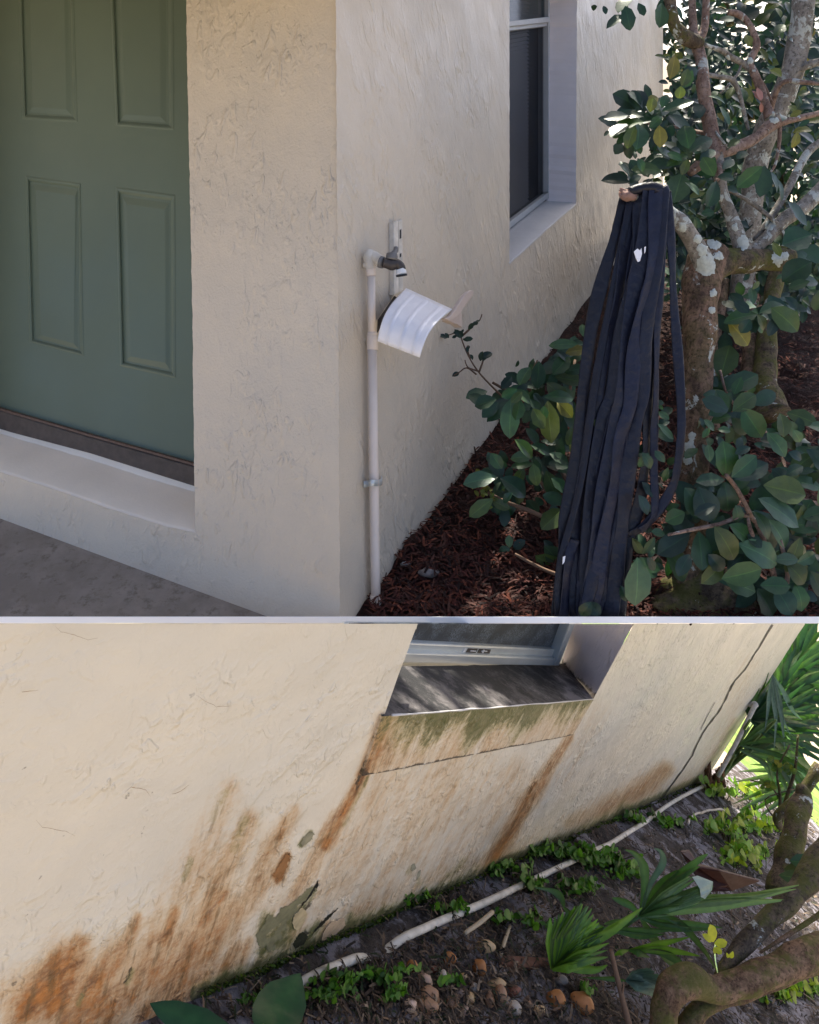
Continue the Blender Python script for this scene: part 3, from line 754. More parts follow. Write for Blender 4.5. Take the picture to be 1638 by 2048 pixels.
# reveal of the window opening
HB = Plane(WB.on(768,1431), b1.cross(nB)); HB.n = HB.n if HB.n.dot(upB) > 0 else -HB.n
PB_ = HB.on(1128,1327); BP = Plane(PB_, nB); dB = -nB*abs(WB.dist(PB_))
def bp(u, v, off=0.0): return BP.on(u, v, off)
mb = MB()
A = [WB.on(u,v) for u,v in rough_line([(1267,1248),(1230,1318),(1186,1399)],8,1.0)]
B = [bp(u,v,-.01) for u,v in rough_line([(1147,1248),(1138,1280),(1122,1330)],8,.0)]
n = min(len(A),len(B)); A = [A[int(i*(len(A)-1)/(n-1))] for i in range(n)]; B = [B[int(i*(len(B)-1)/(n-1))] for i in range(n)]
cols = []; vs = []
NR = 8
for j in range(NR+1):
    t = j/NR
    for i in range(n):
        p = A[i].lerp(B[i],t); vs.append(p)
        low = i/(n-1)
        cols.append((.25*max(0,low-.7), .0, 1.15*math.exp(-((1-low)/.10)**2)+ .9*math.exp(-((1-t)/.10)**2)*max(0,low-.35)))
mb.add(vs, [(j*n+i,(j+1)*n+i,(j+1)*n+i+1,j*n+i+1) for j in range(NR) for i in range(n-1)], cols)
M['revealB'] = stucco('light_lifted_reveal_b', (.80,.72,.74), True, lip=14, amt=.5)  # same paint as the wall, lightened to put missing light into the colour
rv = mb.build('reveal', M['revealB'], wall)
mb = MB(); L1 = WB.on(768,1431); L0 = L1
for k in range(40):
    q_ = WB.on(768+35*k/40,1431-93*k/40)
    if px(q_+dB*1.02)[1] > 1262: L0 = q_
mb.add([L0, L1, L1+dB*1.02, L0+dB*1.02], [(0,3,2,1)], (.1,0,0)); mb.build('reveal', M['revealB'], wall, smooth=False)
# sill: mouldy top and the apron below it
mm, nt, b = mat('mouldy_sill', (.3,.3,.3), .7, .3); g = G(nt)
vec = g.mp((1,1,1)); a_ = g.sep(g.attr('tint'))
ml = g.m('ADD', g.m('ADD', g.rng(g.noise(13,9,.74,.1), .30,.70,0,1,False), g.m('MULTIPLY', g.m('SUBTRACT', g.noise(60,6,.7), .5), .9)), g.m('SUBTRACT', a_[0], .72))
c = g.mix(g.rng(ml,.22,.62), (.018,.018,.019), (.085,.078,.078)); c = g.mix(g.rng(ml,.62,1.0), c, (.26,.235,.235))
g.lk(c, b.inputs['Base Color']); g.bump(g.noise(110,5,.7), .7, .002, b); M['mould'] = mm
mb = MB(); NF = 24; NB_ = 8; vs = []; cols = []
FR = rough_line([(764,1433),(960,1418),(1187,1399)], 18, 1.3)
BK = [(800,1333),(960,1330),(1130,1327)]
FP = [WB.on(u,v,.006) for u,v in FR]; n = len(FP)
for j in range(NB_+1):
    t = j/NB_
    for i in range(n):
        s_ = i/(n-1); bu = 796+(1130-796)*s_; bv = 1333-6*s_
        p = FP[i].lerp(HB.on(bu,bv), t); vs.append(p+HB.n*(.002*mnoise.noise(p*30)))
        cols.append((.5+.38*(1-t)*(.4+.8*abs(s_-.35))-.15*(1-abs(2*s_-.8))*t+(.35 if s_ > .9 else 0), 0, 0))
mb.add(vs, [(j*n+i,j*n+i+1,(j+1)*n+i+1,(j+1)*n+i) for j in range(NB_) for i in range(n-1)], cols)
sill = mb.build('sill', M['mould'], wall)
mb = MB()
A = [p for p in FP]; B = [WB.on(u,v,.006) for u,v in rough_line([(724,1552),(850,1529),(1000,1499),(1146,1470)], 18, 1.2)]
n = min(len(A),len(B)); A = [A[int(i*(len(A)-1)/(n-1))] for i in range(n)]; B = [B[int(i*(len(B)-1)/(n-1))] for i in range(n)]
NR = 14; vs = []; cols = []
for j in range(NR+1):
    for i in range(n):
        t = j/NR; s_ = i/(n-1); p = A[i].lerp(B[i],t)
        vs.append(p+nB*(.0015*mnoise.noise(p*15)))
        n1 = .5+.5*mnoise.noise((s_*9,1,2)); n2 = .5+.5*mnoise.noise((s_*14,7,2))
        gr_ = max(0,(1.05-t*(1.9-1.3*n1)))*max(.45,1.05-1.2*abs(s_-.55))*1.4*(.45+n1)
        ru = max(.85*math.exp(-(s_/.15)**2), .28+.34*n2*(1-t*.4), .55*math.exp(-((1-s_)/.07)**2))
        cols.append((ru, max(gr_, .45*n1*math.exp(-(t/.30)**2)), .9*math.exp(-((1-t)/.035)**2)+.55*math.exp(-(s_/.02)**2)))  # dark bottom line paints the shadow under the apron; left edge line is dirt
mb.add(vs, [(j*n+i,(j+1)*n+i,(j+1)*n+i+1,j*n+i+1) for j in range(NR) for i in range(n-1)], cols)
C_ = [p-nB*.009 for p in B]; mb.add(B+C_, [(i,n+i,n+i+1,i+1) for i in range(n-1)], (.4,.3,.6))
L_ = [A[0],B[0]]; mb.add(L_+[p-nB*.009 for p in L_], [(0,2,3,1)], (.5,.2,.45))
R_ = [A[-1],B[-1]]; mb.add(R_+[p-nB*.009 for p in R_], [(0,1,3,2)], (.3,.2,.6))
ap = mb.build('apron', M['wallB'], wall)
# pale worn nose of the sill
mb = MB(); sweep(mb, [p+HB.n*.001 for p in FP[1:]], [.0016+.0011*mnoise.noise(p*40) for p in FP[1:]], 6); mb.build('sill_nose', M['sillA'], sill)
# window frame, screen, latch
wf = MB()
def bb(pts, off, th, mb_): prism(mb_, [bp(u,v,off) for u,v in pts], -nB*th)
bb([(760,1304),(1116,1318),(1110,1332),(760,1326)], .026, .05, wf)
bb([(760,1284),(1122,1300),(1117,1317),(760,1303)], .014, .04, wf)
bb([(1140,1248),(1151,1248),(1118,1332),(1108,1332)], .030, .05, wf)
bb([(1130,1248),(1139,1248),(1116,1302),(1110,1298)], .014, .03, wf)
bb([(690,1248),(1165,1248),(1150,1345),(690,1345)], -.05, .01, wf)
wnd = wf.build('window', M['alu'], wall, smooth=False); bevel(wnd, .003)
mb = MB(); bb([(700,1248),(1146,1248),(1120,1310),(700,1292)], .002, .004, mb); mb.build('pane', M['paneB'], wnd, smooth=False)
mb = MB(); bb([(937,1297),(956,1298),(951,1307),(931,1306)], .0152, .001, mb); bb([(959,1298),(982,1299.5),(978,1309),(954,1307.5)], .0152, .001, mb)
lat = mb.build('latch_plate', M['brass'], wnd, smooth=False)
mb = MB(); bb([(942,1301),(953,1301.6),(951.5,1303.4),(940.5,1302.8)], .0166, .001, mb); bb([(964,1301.5),(975,1302),(974,1303.6),(963,1303.1)], .0166, .001, mb)
bb([(967,1299.8),(970,1300),(967,1306.4),(964.2,1306.2)], .0166, .001, mb); mb.build('mark', M['white'], lat, smooth=False)
mb = MB(); bb([(930,1297),(934,1297),(928,1306),(924,1306)], .0152, .002, mb); mb.build('latch_tab', M['white'], wnd, smooth=False)
# the long crack and a thin second one
mb = MB()
for pts, w_ in (([(1546,1250),(1530,1276),(1490,1340),(1470,1362),(1440,1420),(1405,1468),(1393,1492),(1385,1512),(1360,1548),(1330,1590),(1316,1606)],1.9),
               ([(1430,1405),(1415,1432),(1402,1460)],.7),([(1530,1620),(1531,1621)],.5)):
    q = rough_line(pts, 6, 1.3); P = [WB.on(u,v,.0035) for u,v in q]
    n = len(P); vs = []
    for i,(u,v) in enumerate(q):
        k = w_*(.7+.5*mnoise.noise((i*.5,2,1))); vs += [WB.on(u-k,v,.0035), WB.on(u+k,v,.0035)]
    mb.add(vs, [(2*i,2*i+2,2*i+3,2*i+1) for i in range(n-1)])
o = mb.build('crack', M['black'], wall); 
# hairline cracks and flaked paint on the near part
mb = MB()
for pts, w_ in (([(72,1640),(85,1655),(130,1662),(150,1672)],.9),([(344,1588),(362,1582),(378,1570)],1.3),([(250,1585),(262,1574),(292,1580),(302,1594)],1.2),
    ([(392,1390),(404,1398),(432,1414),(462,1412)],.8),([(40,1356),(44,1384),(76,1380)],1.0),([(110,1252),(122,1264),(150,1270),(176,1280),(196,1276)],.8),
    ([(1105,1470),(1098,1490)],1.0),([(905,1660),(880,1700),(878,1712)],1.0),([(840,1612),(835,1630)],1.4),([(860,1635),(850,1650)],1.2)):
    q = rough_line(pts, 5, 1.6); vs = []; n = len(q)
    for i,(u,v) in enumerate(q):
        k = w_*(.55+.5*mnoise.noise((i*.6,u,1)))*math.sin(math.pi*(i+.6)/(n+.2))**.5
        vs += [WB.on(u,v-k,.0036), WB.on(u,v+k,.0036)]
    mb.add(vs, [(2*i,2*i+2,2*i+3,2*i+1) for i in range(n-1)])
mm = simple('dirt_in_crack', (.30,.23,.16), .9, .1, .4, 60); mb.build('crack', mm, wall)
# peeling paint low on the wall: bare render, lifted flakes, dark tears
def plate(pts, off, th, col, rough_=.8, nm='paint_flake', amp=2.2, tear=2.2):
    q = []
    for (u,v) in rough_line(pts, 3.2, amp, True): q.append((u+U(-tear,tear)*.8, v+U(-tear,tear)))
    mb = MB(); P = [WB.on(u,v) for u,v in q]; P = [p+nB*(.003*mnoise.noise(p*6)+.0012*mnoise.noise(p*19)+(.0007 if not th else .0022)) for p in P]
    if th: prism(mb, P, -nB*th, (0,0,0))
    else: mb.add(P, [tuple(range(len(P)))], (0,0,0))
    o = mb.build(nm, simple(nm+'_'+str(int(pts[0][0])), col, rough_, .15, .5, 45, .0025, 90), wall, smooth=False)
plate([(512,1871),(530,1848),(537,1830),(552,1836),(560,1818),(584,1806),(610,1784),(625,1772),(635,1779),(612,1800),(594,1813),(600,1822),(584,1830),(572,1846),(575,1856),(560,1864),(566,1876),(548,1884),(551,1896),(539,1902),(532,1890),(519,1895)], .0040, 0, (.165,.160,.095))
plate([(637,1758),(636,1772),(618,1796),(601,1815),(604,1805),(622,1784)], .0050, 0, (.012,.011,.010), amp=1.0, tear=1)
plate([(678,1815),(672,1822),(656,1838),(634,1858),(622,1872),(628,1860),(650,1836)], .0045, 0, (.020,.020,.014), amp=1.2, tear=1)
plate([(596,1870),(606,1864),(616,1872),(608,1886),(590,1896),(584,1886)], .0045, 0, (.022,.024,.014), tear=1.6)
plate([(659,1846),(676,1840),(688,1836),(690,1850),(674,1866),(655,1876),(642,1880),(647,1861)], .0060, .0015, (.50,.37,.245), .6, tear=1.2)
plate([(590,1824),(606,1814),(613,1828),(604,1848),(592,1860),(583,1846)], .0058, .0015, (.40,.33,.20), .6, tear=1.6)
plate([(620,1662),(628,1668),(616,1684),(602,1696),(601,1686),(610,1672)], .0040, 0, (.22,.21,.145))
plate([(574,1706),(581,1712),(570,1744),(562,1760),(545,1752),(556,1732)], .0040, 0, (.22,.11,.045))
plate([(822,1730),(829,1727),(832,1736),(824,1742)], .0040, 0, (.27,.26,.19), amp=.6, tear=1)
plate([(836,1744),(842,1740),(839,1754),(832,1760)], .0040, 0, (.27,.26,.19), amp=.6, tear=1)

# conduit at the far end of the wall
cn = thing('conduit', WB.on(1432,1556,.05), 'pale slanting conduit standing against the far end of the stained wall', 'conduit')
mb = MB(); q = [(1436,1552,5.0,4.5),(1470,1490,4.95,4.5),(1507,1417,4.9,4.5),(1512,1411,4.9,4.5),(1508,1406,4.92,4),(1498,1411,4.95,4)]
limb(mb, q, 10, 4, 0); mb.build('conduit_tube', M['pvcw'], cn)

# ---- half-buried white pipe
mb = MB()
pts = [(300,2092,15),(480,2020,14.5),(600,1968,14),(700,1927,13.5),(790,1890,12.5),(880,1851,11),(970,1811,10),(1090,1754,8),(1205,1697,7),(1270,1659,6.4),(1340,1610,5.2),(1402,1577,4.8)]
pipe_pts = pts; q = spline([(a,b,c) for a,b,c in pts],8); P = []; RR = []
for a,b,c in q:
    g0 = GB.on(a,b); r = c*.70*depth(g0)/F
    bur = .0
    if 744 < a < 778: bur = -4.5
    elif a < 600: bur = -2.4
    elif a < 735: bur = .35
    elif 1214 < a < 1232: bur = -1.6
    elif 1282 < a < 1304: bur = -1.8
    elif 1240 <= a <= 1272: bur = .7
    else: bur = 1.15
    P.append(g0+mB*(r*bur+soil_h(g0)*.25+.006)); RR.append(r)
for _ in range(5): P = [P[0]]+[(P[i-1]+P[i]*2+P[i+1])*.25 for i in range(1,len(P)-1)]+[P[-1]]
sweep(mb, P, RR, 14)
gp = mb.build('ground_pipe', M['pvcw']); tag(gp, 'dirty white plastic pipe lying half buried in soil along the stained wall', 'pipe')
mb = MB(); limb(mb, [(930,1866,1.74,4.2),(960,1845,1.80,4.6),(985,1824,1.86,4.2)], 8, 3, .12)
tag(mb.build('stick', M['straw']), 'short pale stick lying just below the white pipe', 'stick')
mb = MB(); q = [(1000,1913,4),(1010,1880,4.2),(1020,1853,3.4)]
limb(mb, [(a,b,depth(gB(a,b,.01)),r) for a,b,r in q], 8, 3, .12)
tag(mb.build('stick', M['straw']), 'upright grey straw stick above the flat red board piece', 'stick')
mb = MB(); q = [gB(u,v,.008) for u,v in ((1003,1908),(1050,1915),(1100,1918),(1103,1926),(1060,1932),(1004,1926))]; prism(mb, q, -mB*.014)
mm = simple('reddish_wood_scrap', (.12,.055,.035), .8, .2, .35, 40, .002, 120)
o = mb.build('wood_scrap', mm, smooth=False); bevel(o, .003); tag(o, 'flat reddish brown wood scrap on soil beside the palmetto', 'wood scrap')
mb = MB(); q = [(1222,1900,4.5),(1232,1945,5),(1243,1990,5.6),(1258,2050,6.5)]
limb(mb, [(a,b,1.75,r) for a,b,r in q], 9, 5, .2); limb(mb, [(1243,1990,1.75,3),(1247,1972,1.74,2),(1246,1962,1.74,.8)], 6, 3, .2)
tag(mb.build('stick', M['twig']), 'upright brown twig rising from the bottom edge left of the root', 'stick')
mb = MB(); q = spline([(1375,1650),(1382,1635),(1400,1625),(1425,1620),(1450,1621)],5); P = [gB(a,b,.015) for a,b in q]
sweep(mb, P, [2.3*depth(p)/F for p in P], 8); tag(mb.build('tube', M['pvc']), 'thin curved white tube lying on dark soil under green sprigs', 'tube')

# ---- pebbles
PEB = [(966,1898,19,11,'t'),(898,1917,14,10,'o'),(823,1934,12,10,'o'),(956,1940,14,15,'o'),(850,1962,15,13,'p'),(884,1958,11,14,'g'),(857,1994,21,16,'b'),
 (989,1970,19,9,'t'),(813,2018,15,11,'p'),(850,2017,21,14,'b'),(976,2004,9,12,'b'),(996,1994,11,15,'b'),(1025,1981,17,8,'r'),(1112,2000,18,15,'o'),
 (1160,2014,21,17,'o'),(1027,2017,15,13,'g'),(905,1919,6,8,'o'),(1117,1965,13,8,'g'),(1075,1972,8,6,'g'),(930,2022,10,8,'p'),(780,2004,8,6,'t'),(918,1985,9,8,'p'),(938,2000,10,9,'t'),(900,2012,12,9,'b'),(948,1972,8,7,'g'),(1060,2004,9,7,'b'),(925,1955,8,6,'t'),(870,1936,8,6,'r'),(1080,2020,11,8,'t')]
PC_ = {'t':(.50,.34,.18),'o':(.48,.20,.065),'p':(.48,.33,.25),'g':(.34,.30,.26),'b':(.30,.17,.10),'r':(.24,.095,.06)}
NM = {'t':'tan','o':'orange','p':'pinkish tan','g':'grey','b':'brown','r':'red-brown'}
PL = ['long tan pebble uppermost of the pebbles below the pipe','orange pebble left of the long tan uppermost pebble','small orange pebble at the left top edge of the pebble patch',
 'tall orange pebble right of the patch centre','pinkish tan pebble left beside the upright greyish one','upright greyish pebble in the middle of the pebble patch','large brown pebble lying above the biggest brown pebble at the bottom edge',
 'long tan pebble resting on a brown upright pebble','pinkish pebble at the bottom left corner of the patch','biggest brown pebble at the bottom edge of the pebble patch','small slim brown pebble left of the upright brown pebble','upright brown pebble under the long tan one',
 'flat red-brown pebble right of the pebble patch','orange-brown pebble left beside the largest orange pebble','largest orange pebble at the bottom edge below the palmetto','grey rounded stone at the bottom edge between brown and orange pebbles',
 'tiny orange pebble right beside an orange pebble','flat grey pebble under the palmetto base','tiny grey pebble on bare soil left of the palmetto base','small pinkish pebble at the bottom edge right of the biggest brown one','tiny tan pebble near the weeds left of the patch','small pinkish pebble in the middle of the patch right of the large brown one','small tan pebble just right of the middle pinkish pebble','brown oval pebble at the bottom right of the biggest brown pebble','small grey pebble below the tall orange pebble','small brown pebble between the two rows of bigger orange and grey stones','tiny tan pebble left below the tall orange pebble','tiny red-brown pebble above the pinkish tan one','tan pebble cut by the bottom edge left of the orange-brown one']
for (u,v,a,b,k),lb in zip(PEB,PL):
    a *= 1.1; b *= 1.12
    bm = bmesh.new(); bmesh.ops.create_icosphere(bm, subdivisions=3, radius=1); p = gB(u,v); s_ = depth(p)/F
    an = U(-.4,.4); X = (AX*math.cos(an)+AU*math.sin(an)); Y = (AU*math.cos(an)-AX*math.sin(an)); Zv = -AF
    off = V((u,v,0)); vs = []
    for q in bm.verts:
        c = q.co; k2 = 1+.30*mnoise.noise(c*.85+off)+.10*mnoise.noise(c*2.1+off)
        vs.append(p+mB*(b*s_*.35)+(X*(c.x*a)+Y*(c.y*b)+Zv*(c.z*b))*s_*k2)
    mb = MB(); t = PC_[k]; j = U(.8,1.2); mb.add(vs, [[x.index for x in f.verts] for f in bm.faces], (t[0]*j,t[1]*j,t[2]*j)); bm.free()
    o = mb.build('pebble', M['stone']); tag(o, lb, 'pebble', 'river pebbles on the soil below the pipe')

# ---- litter on the soil
mb = MB()
for i in range(17000):
    u = U(380,1640); v = U(1560,2060)
    if v < basev(u)+6: continue
    if u < 840 and v < basev(u)+46 and R() < .8: continue
    if min(math.hypot(u-a_,v-b_) for a_,b_,c_ in pipe_pts[2:]) < 14 or (abs(v-(1965-(u-600)*.445)) < 16 and R() < .85): continue
    p = gB(u,v,.002); d_ = depth(p)
    if d_ > 7: continue
    far_ = min(1,(u-500)/900)
    if R() < .45+.3*far_*(1 if v < basev(u)+120 else 0): col = random.choice([(.055,.036,.026),(.035,.025,.02),(.085,.055,.038),(.02,.016,.014)])
    else: col = random.choice([(.11,.075,.05),(.16,.12,.085),(.03,.022,.018),(.02,.03,.012)])
    k = U(.5,1.4); chip(mb, p, mB, U(.006,.042)*(.5+.25*d_), U(.0012,.006)*(.5+.3*d_), tuple(x*k for x in col), .02)
o = mb.build('leaf_litter', M['litter'], smooth=False); tag(o, 'dark twigs and dead leaf bits strewn over the soil below the pipe', 'leaf litter', kind='stuff')
# moss cushion along the foot of the wall
mb = MB()
for i in range(5200):
    u = U(400,1400); h = abs(random.gauss(0,1))
    n_ = .5+.5*mnoise.noise((u*.018,3.3,0))
    if R() > .25+.9*n_: continue
    b = basev(u)-h*5*(1.2-(u-440)/1300)+5
    p = WB.on(u,b,U(.0,.014)) if b < basev(u) else gB(u,b)
    k = U(.5,1.5); c = random.choice([(.035,.060,.010),(.05,.075,.013),(.022,.036,.010)])
    d_ = (nB*U(.2,1)+upB*U(-.2,1)+e1*U(-.8,.8)).normalized()
    leaf(mb, p, p+d_*U(.004,.010)*(.6+.25*depth(p)), U(.003,.006)*(.6+.25*depth(p)), nB, (c[0]*k,c[1]*k,c[2]*k))
o = mb.build('moss', M['weed'], smooth=False); tag(o, 'fringe of green moss along the foot of the stained wall', 'moss', kind='stuff')
# ================================================================== VEGETATION, UPPER PLACE
def grow(name, label, cat, base_px, parts, group=None):
    t = thing(name, at(*base_px), label, cat, group); return t
# --- big lichened tree whose low fork carries the hose
tree = thing('camellia_tree', at(1388,1190,1.84), 'lichen-spotted tree with a brown trunk beside the hanging dark hose', 'tree')
mb = MB(); limb(mb, [(1375,1225,1.84,46),(1380,1150,1.84,36),(1384,1000,1.84,30),(1390,850,1.85,29),(1396,720,1.85,31),(1399,620,1.85,34),(1403,560,1.86,38),(1412,525,1.87,38),(1425,500,1.88,34)], 18, 6, .16)
mb.build('trunk', M['barkt'], tree)
def br(pts, mt, knob=.2, n=10, parent=tree, name='branch'):
    pts = [(a,b,c,d*.84) for a,b,c,d in pts]
    mb = MB(); limb(mb, pts, n, 5, knob); return mb.build(name, mt, parent)
br([(1412,545,1.84,26),(1396,500,1.81,22),(1370,458,1.78,20),(1345,432,1.76,18),(1320,408,1.73,15),(1285,398,1.70,13),(1262,392,1.68,12),(1245,388,1.67,11)], M['barkg'])
mb = MB(); limb(mb, [(1268,392,1.675,10),(1256,390,1.67,11.5),(1247,388,1.667,11),(1243,387,1.665,9)], 12, 3, .55, fr=60)
for k in range(9):
    a = k*.7; limb(mb, [(1250+4*math.cos(a),388+7*math.sin(a),1.666,3.4),(1241+3*math.cos(a),386+8*math.sin(a)-U(0,3),1.664,1.2)], 5, 2, .4, fr=60)
mb.build('broken_stub', simple('pink_broken_wood',(.22,.135,.11),.85,.2,.5,70,.004,120), tree)
br([(1405,560,1.86,34),(1440,530,1.88,33),(1490,522,1.90,30),(1540,518,1.93,27),(1580,520,1.95,23)], M['barkm'], .3, 14)
br([(1490,515,1.90,22),(1478,480,1.90,17),(1462,430,1.90,14),(1446,390,1.90,13),(1438,340,1.90,14),(1434,305,1.90,15)], M['barkg'])
br([(1434,310,1.90,17),(1424,270,1.91,17),(1414,220,1.92,16),(1406,170,1.92,15),(1402,120,1.93,13),(1392,85,1.94,14),(1386,50,1.94,9),(1382,-60,1.95,8)], M['bark'], .14)
br([(1396,80,1.94,11),(1410,50,1.94,9),(1413,-60,1.94,8)], M['bark'], .14)
br([(1402,88,1.93,12),(1385,82,1.92,17),(1362,68,1.91,16),(1345,38,1.90,14),(1335,-50,1.89,14)], M['barkm'], .2)
br([(1380,345,1.87,9),(1405,325,1.88,14),(1434,308,1.90,15),(1470,296,1.92,15),(1510,277,1.95,13),(1540,252,1.97,14),(1575,242,1.98,8),(1640,226,2.0,7)], M['bark'], .2)
br([(1500,510,1.92,18),(1540,470,1.94,17),(1570,440,1.96,17),(1605,415,1.98,18),(1650,375,2.0,20)], M['barkg'], .25)
br([(1510,480,1.95,7),(1545,430,1.98,8),(1580,370,2.0,9),(1612,310,2.03,9),(1645,280,2.05,9)], M['barkg'], .2)
br([(1456,24,2.0,6),(1476,28,2.0,8),(1494,42,2.0,8),(1508,70,2.0,8),(1513,92,2.0,9),(1505,112,2.0,9),(1500,128,2.0,9),(1510,150,2.0,9),(1520,175,2.0,10),(1530,205,1.99,10),(1540,235,1.98,12)], M['bark'], .3)
br([(1408,90,1.94,5),(1440,100,1.96,6),(1462,114,1.98,7),(1486,127,2.0,7),(1502,140,2.0,6)], M['barkg'], .4)
br([(1411,149,1.93,5),(1440,154,1.94,5.5),(1464,160,1.95,6),(1478,185,1.96,5),(1488,225,1.97,4.5),(1497,260,1.98,4)], M['barkg'], .2)
br([(1483,128,2.0,3.5),(1474,150,1.99,3),(1455,172,1.98,3),(1440,186,1.97,2.2)], M['barkg'], .2, 6)
br([(1428,260,1.9,2.6),(1440,275,1.88,2.6),(1456,296,1.88,2)], M['barkg'], .2, 6)
br([(1455,378,1.93,4.5),(1490,398,1.93,5),(1525,422,1.93,5),(1560,455,1.93,4.5),(1580,498,1.93,3)], M['barkg'], .2, 8)
br([(1225,238,2.2,2.5),(1290,245,2.15,4.5),(1330,252,2.1,5),(1385,262,2.0,5),(1424,268,1.92,5)], M['bark'], .2, 8)
br([(1436,330,1.89,7),(1440,350,1.86,6),(1432,362,1.83,4)], M['bark'], .2, 8)
br([(1560,240,1.98,5),(1558,290,1.98,4.5),(1550,330,1.98,3.5),(1540,345,1.98,2.5)], M['bark'], .2, 8)
br([(1515,150,2.02,2),(1530,172,2.02,2.2),(1545,205,2.03,2)], M['bark'], .2, 6)
from mathutils.bvhtree import BVHTree
bark_v, bark_f = [], []
for o in tree.children:
    if o.type == 'MESH':
        k = len(bark_v); bark_v += [v_.co.copy() for v_ in o.data.vertices]; bark_f += [tuple(i+k for i in f.vertices) for f in o.data.polygons]
bvh = BVHTree.FromPolygons(bark_v, bark_f)
for (u,v,d,r) in ((1412,530,1.815,22),(1404,500,1.80,12),(1396,478,1.79,9),(1430,480,1.86,17),(1438,512,1.85,9),(1488,484,1.865,14),(1555,516,1.91,13),(1570,512,1.91,9),(1380,895,1.805,13),(1376,920,1.805,10),(1384,872,1.805,8),(1426,586,1.84,8),(1540,450,1.91,11),(1440,395,1.87,8),(1470,455,1.87,7),(1549,236,1.94,11),(1455,118,1.95,7),(1365,455,1.75,9),(1424,620,1.845,7),(1500,122,1.97,7)):
    mb = MB(); NRG, NSG = 6, 26; vs = []; ok = True; hits = []
    for j in range(NRG+1):
        for i in range(NSG):
            an = 6.2832*i/NSG; rg = r*(j/NRG)*(1+.35*mnoise.noise((math.cos(an)*1.4,math.sin(an)*1.4,u))+.30*mnoise.noise((math.cos(an)*4,math.sin(an)*4,v)))
            q = ray(u+rg*math.cos(an), v+rg*1.15*math.sin(an)).normalized(); hit = bvh.ray_cast(C0+q*.3, q)
            good = hit[0] is not None and abs(depth(hit[0])-d) < .09
            hits.append(good); vs.append(hit[0]+hit[1]*(.0032*(1-(j/NRG)**3)-.0006+.0012*mnoise.noise(hit[0]*160)) if good else at(u,v,d))
    fs = [(j*NSG+i,j*NSG+(i+1)%NSG,(j+1)*NSG+(i+1)%NSG,(j+1)*NSG+i) for j in range(NRG) for i in range(NSG)]
    fs = [f[::-1] for f in fs if all(hits[i] for i in f)]
    if len(fs) < 20: continue
    mb.add(vs, fs); o = mb.build('lichen_patch', M['lichen'], tree); bm = bmesh.new(); bm.from_mesh(o.data)
    bmesh.ops.delete(bm, geom=[v_ for v_ in bm.verts if not v_.link_faces], context='VERTS'); bm.to_mesh(o.data); bm.free()
mb = MB()
UL = [(400,740,225,640,.62,'d'),(430,745,335,620,.55,'d'),(425,760,395,612,.62,'d'),(330,790,165,810,.6,'d'),(440,800,255,795,.42),(440,835,220,890,.45),(300,880,228,945,.6),(400,850,392,1020,.72,'l'),(380,860,320,1015,.5),(330,930,250,985,.6),(400,980,415,1055,.5),(480,770,500,668,.6,'y'),(560,740,600,645,.6),(560,765,780,690,.42),(590,800,655,705,.6),(545,860,550,1010,.6,'y'),(560,900,480,1020,.5,'d'),(205,905,160,925,.8,'d'),(450,700,540,668,.6,'y'),(560,800,480,870,.6),(600,820,560,900,.6,'d'),
 (745,1020,715,855,.72),(740,1050,560,975,.48),(745,1040,912,945,.5),(740,1070,595,1130,.45),(700,1185,640,1390,.72,'l'),(560,1180,352,1150,.42),(340,1250,145,1232,.62,'d'),(395,1190,345,1095,.62,'d'),(430,1180,400,1085,.55),(700,1100,600,1045,.5),(920,1210,842,1075,.62),(940,1215,1062,1220,.55),(935,1240,875,1420,.55),(1250,1140,1075,1285,.5),(740,1090,700,1200,.5),(500,1230,420,1280,.5,'d'),(620,1030,560,1060,.5),(640,1100,520,1200,.42),(870,1230,800,1290,.5),(860,1320,750,1350,.45,'y'),(720,1250,820,1330,.45,'l'),(760,1380,660,1400,.5,'d'),(330,1260,420,1200,.5,'d'),
 (310,40,345,208,.55,'d'),(160,40,180,95,.6,'d'),(400,20,440,108,.6),(560,20,545,190,.62),(650,380,620,540,.55,'y'),(740,470,700,590,.62),(690,590,680,680,.75,'y'),(770,480,720,600,.5),(880,660,1000,700,.3,'l'),(960,740,1030,850,.35,'l'),(1100,960,1010,1000,.6),(1140,240,1165,310,.7,'y'),(1300,480,1385,520,.6,'y'),(1380,200,1385,260,.4),(1480,770,1430,720,.7,'y'),(1440,800,1520,760,.5,'y')]
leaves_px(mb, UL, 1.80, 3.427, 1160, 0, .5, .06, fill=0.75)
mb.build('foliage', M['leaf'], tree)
mb = MB(); leaves_px(mb, [(1200,650,1185,620,.7),(1240,700,1245,775,.35),(1215,600,1240,690,.6),(1245,690,1200,630,.6)], 1.96, 3.427, 1160, 0, .6, .02)
o = mb.build('dead_leaf', simple('pink_dead_leaf',(.30,.15,.12),.8,.2,.3,40), tree)
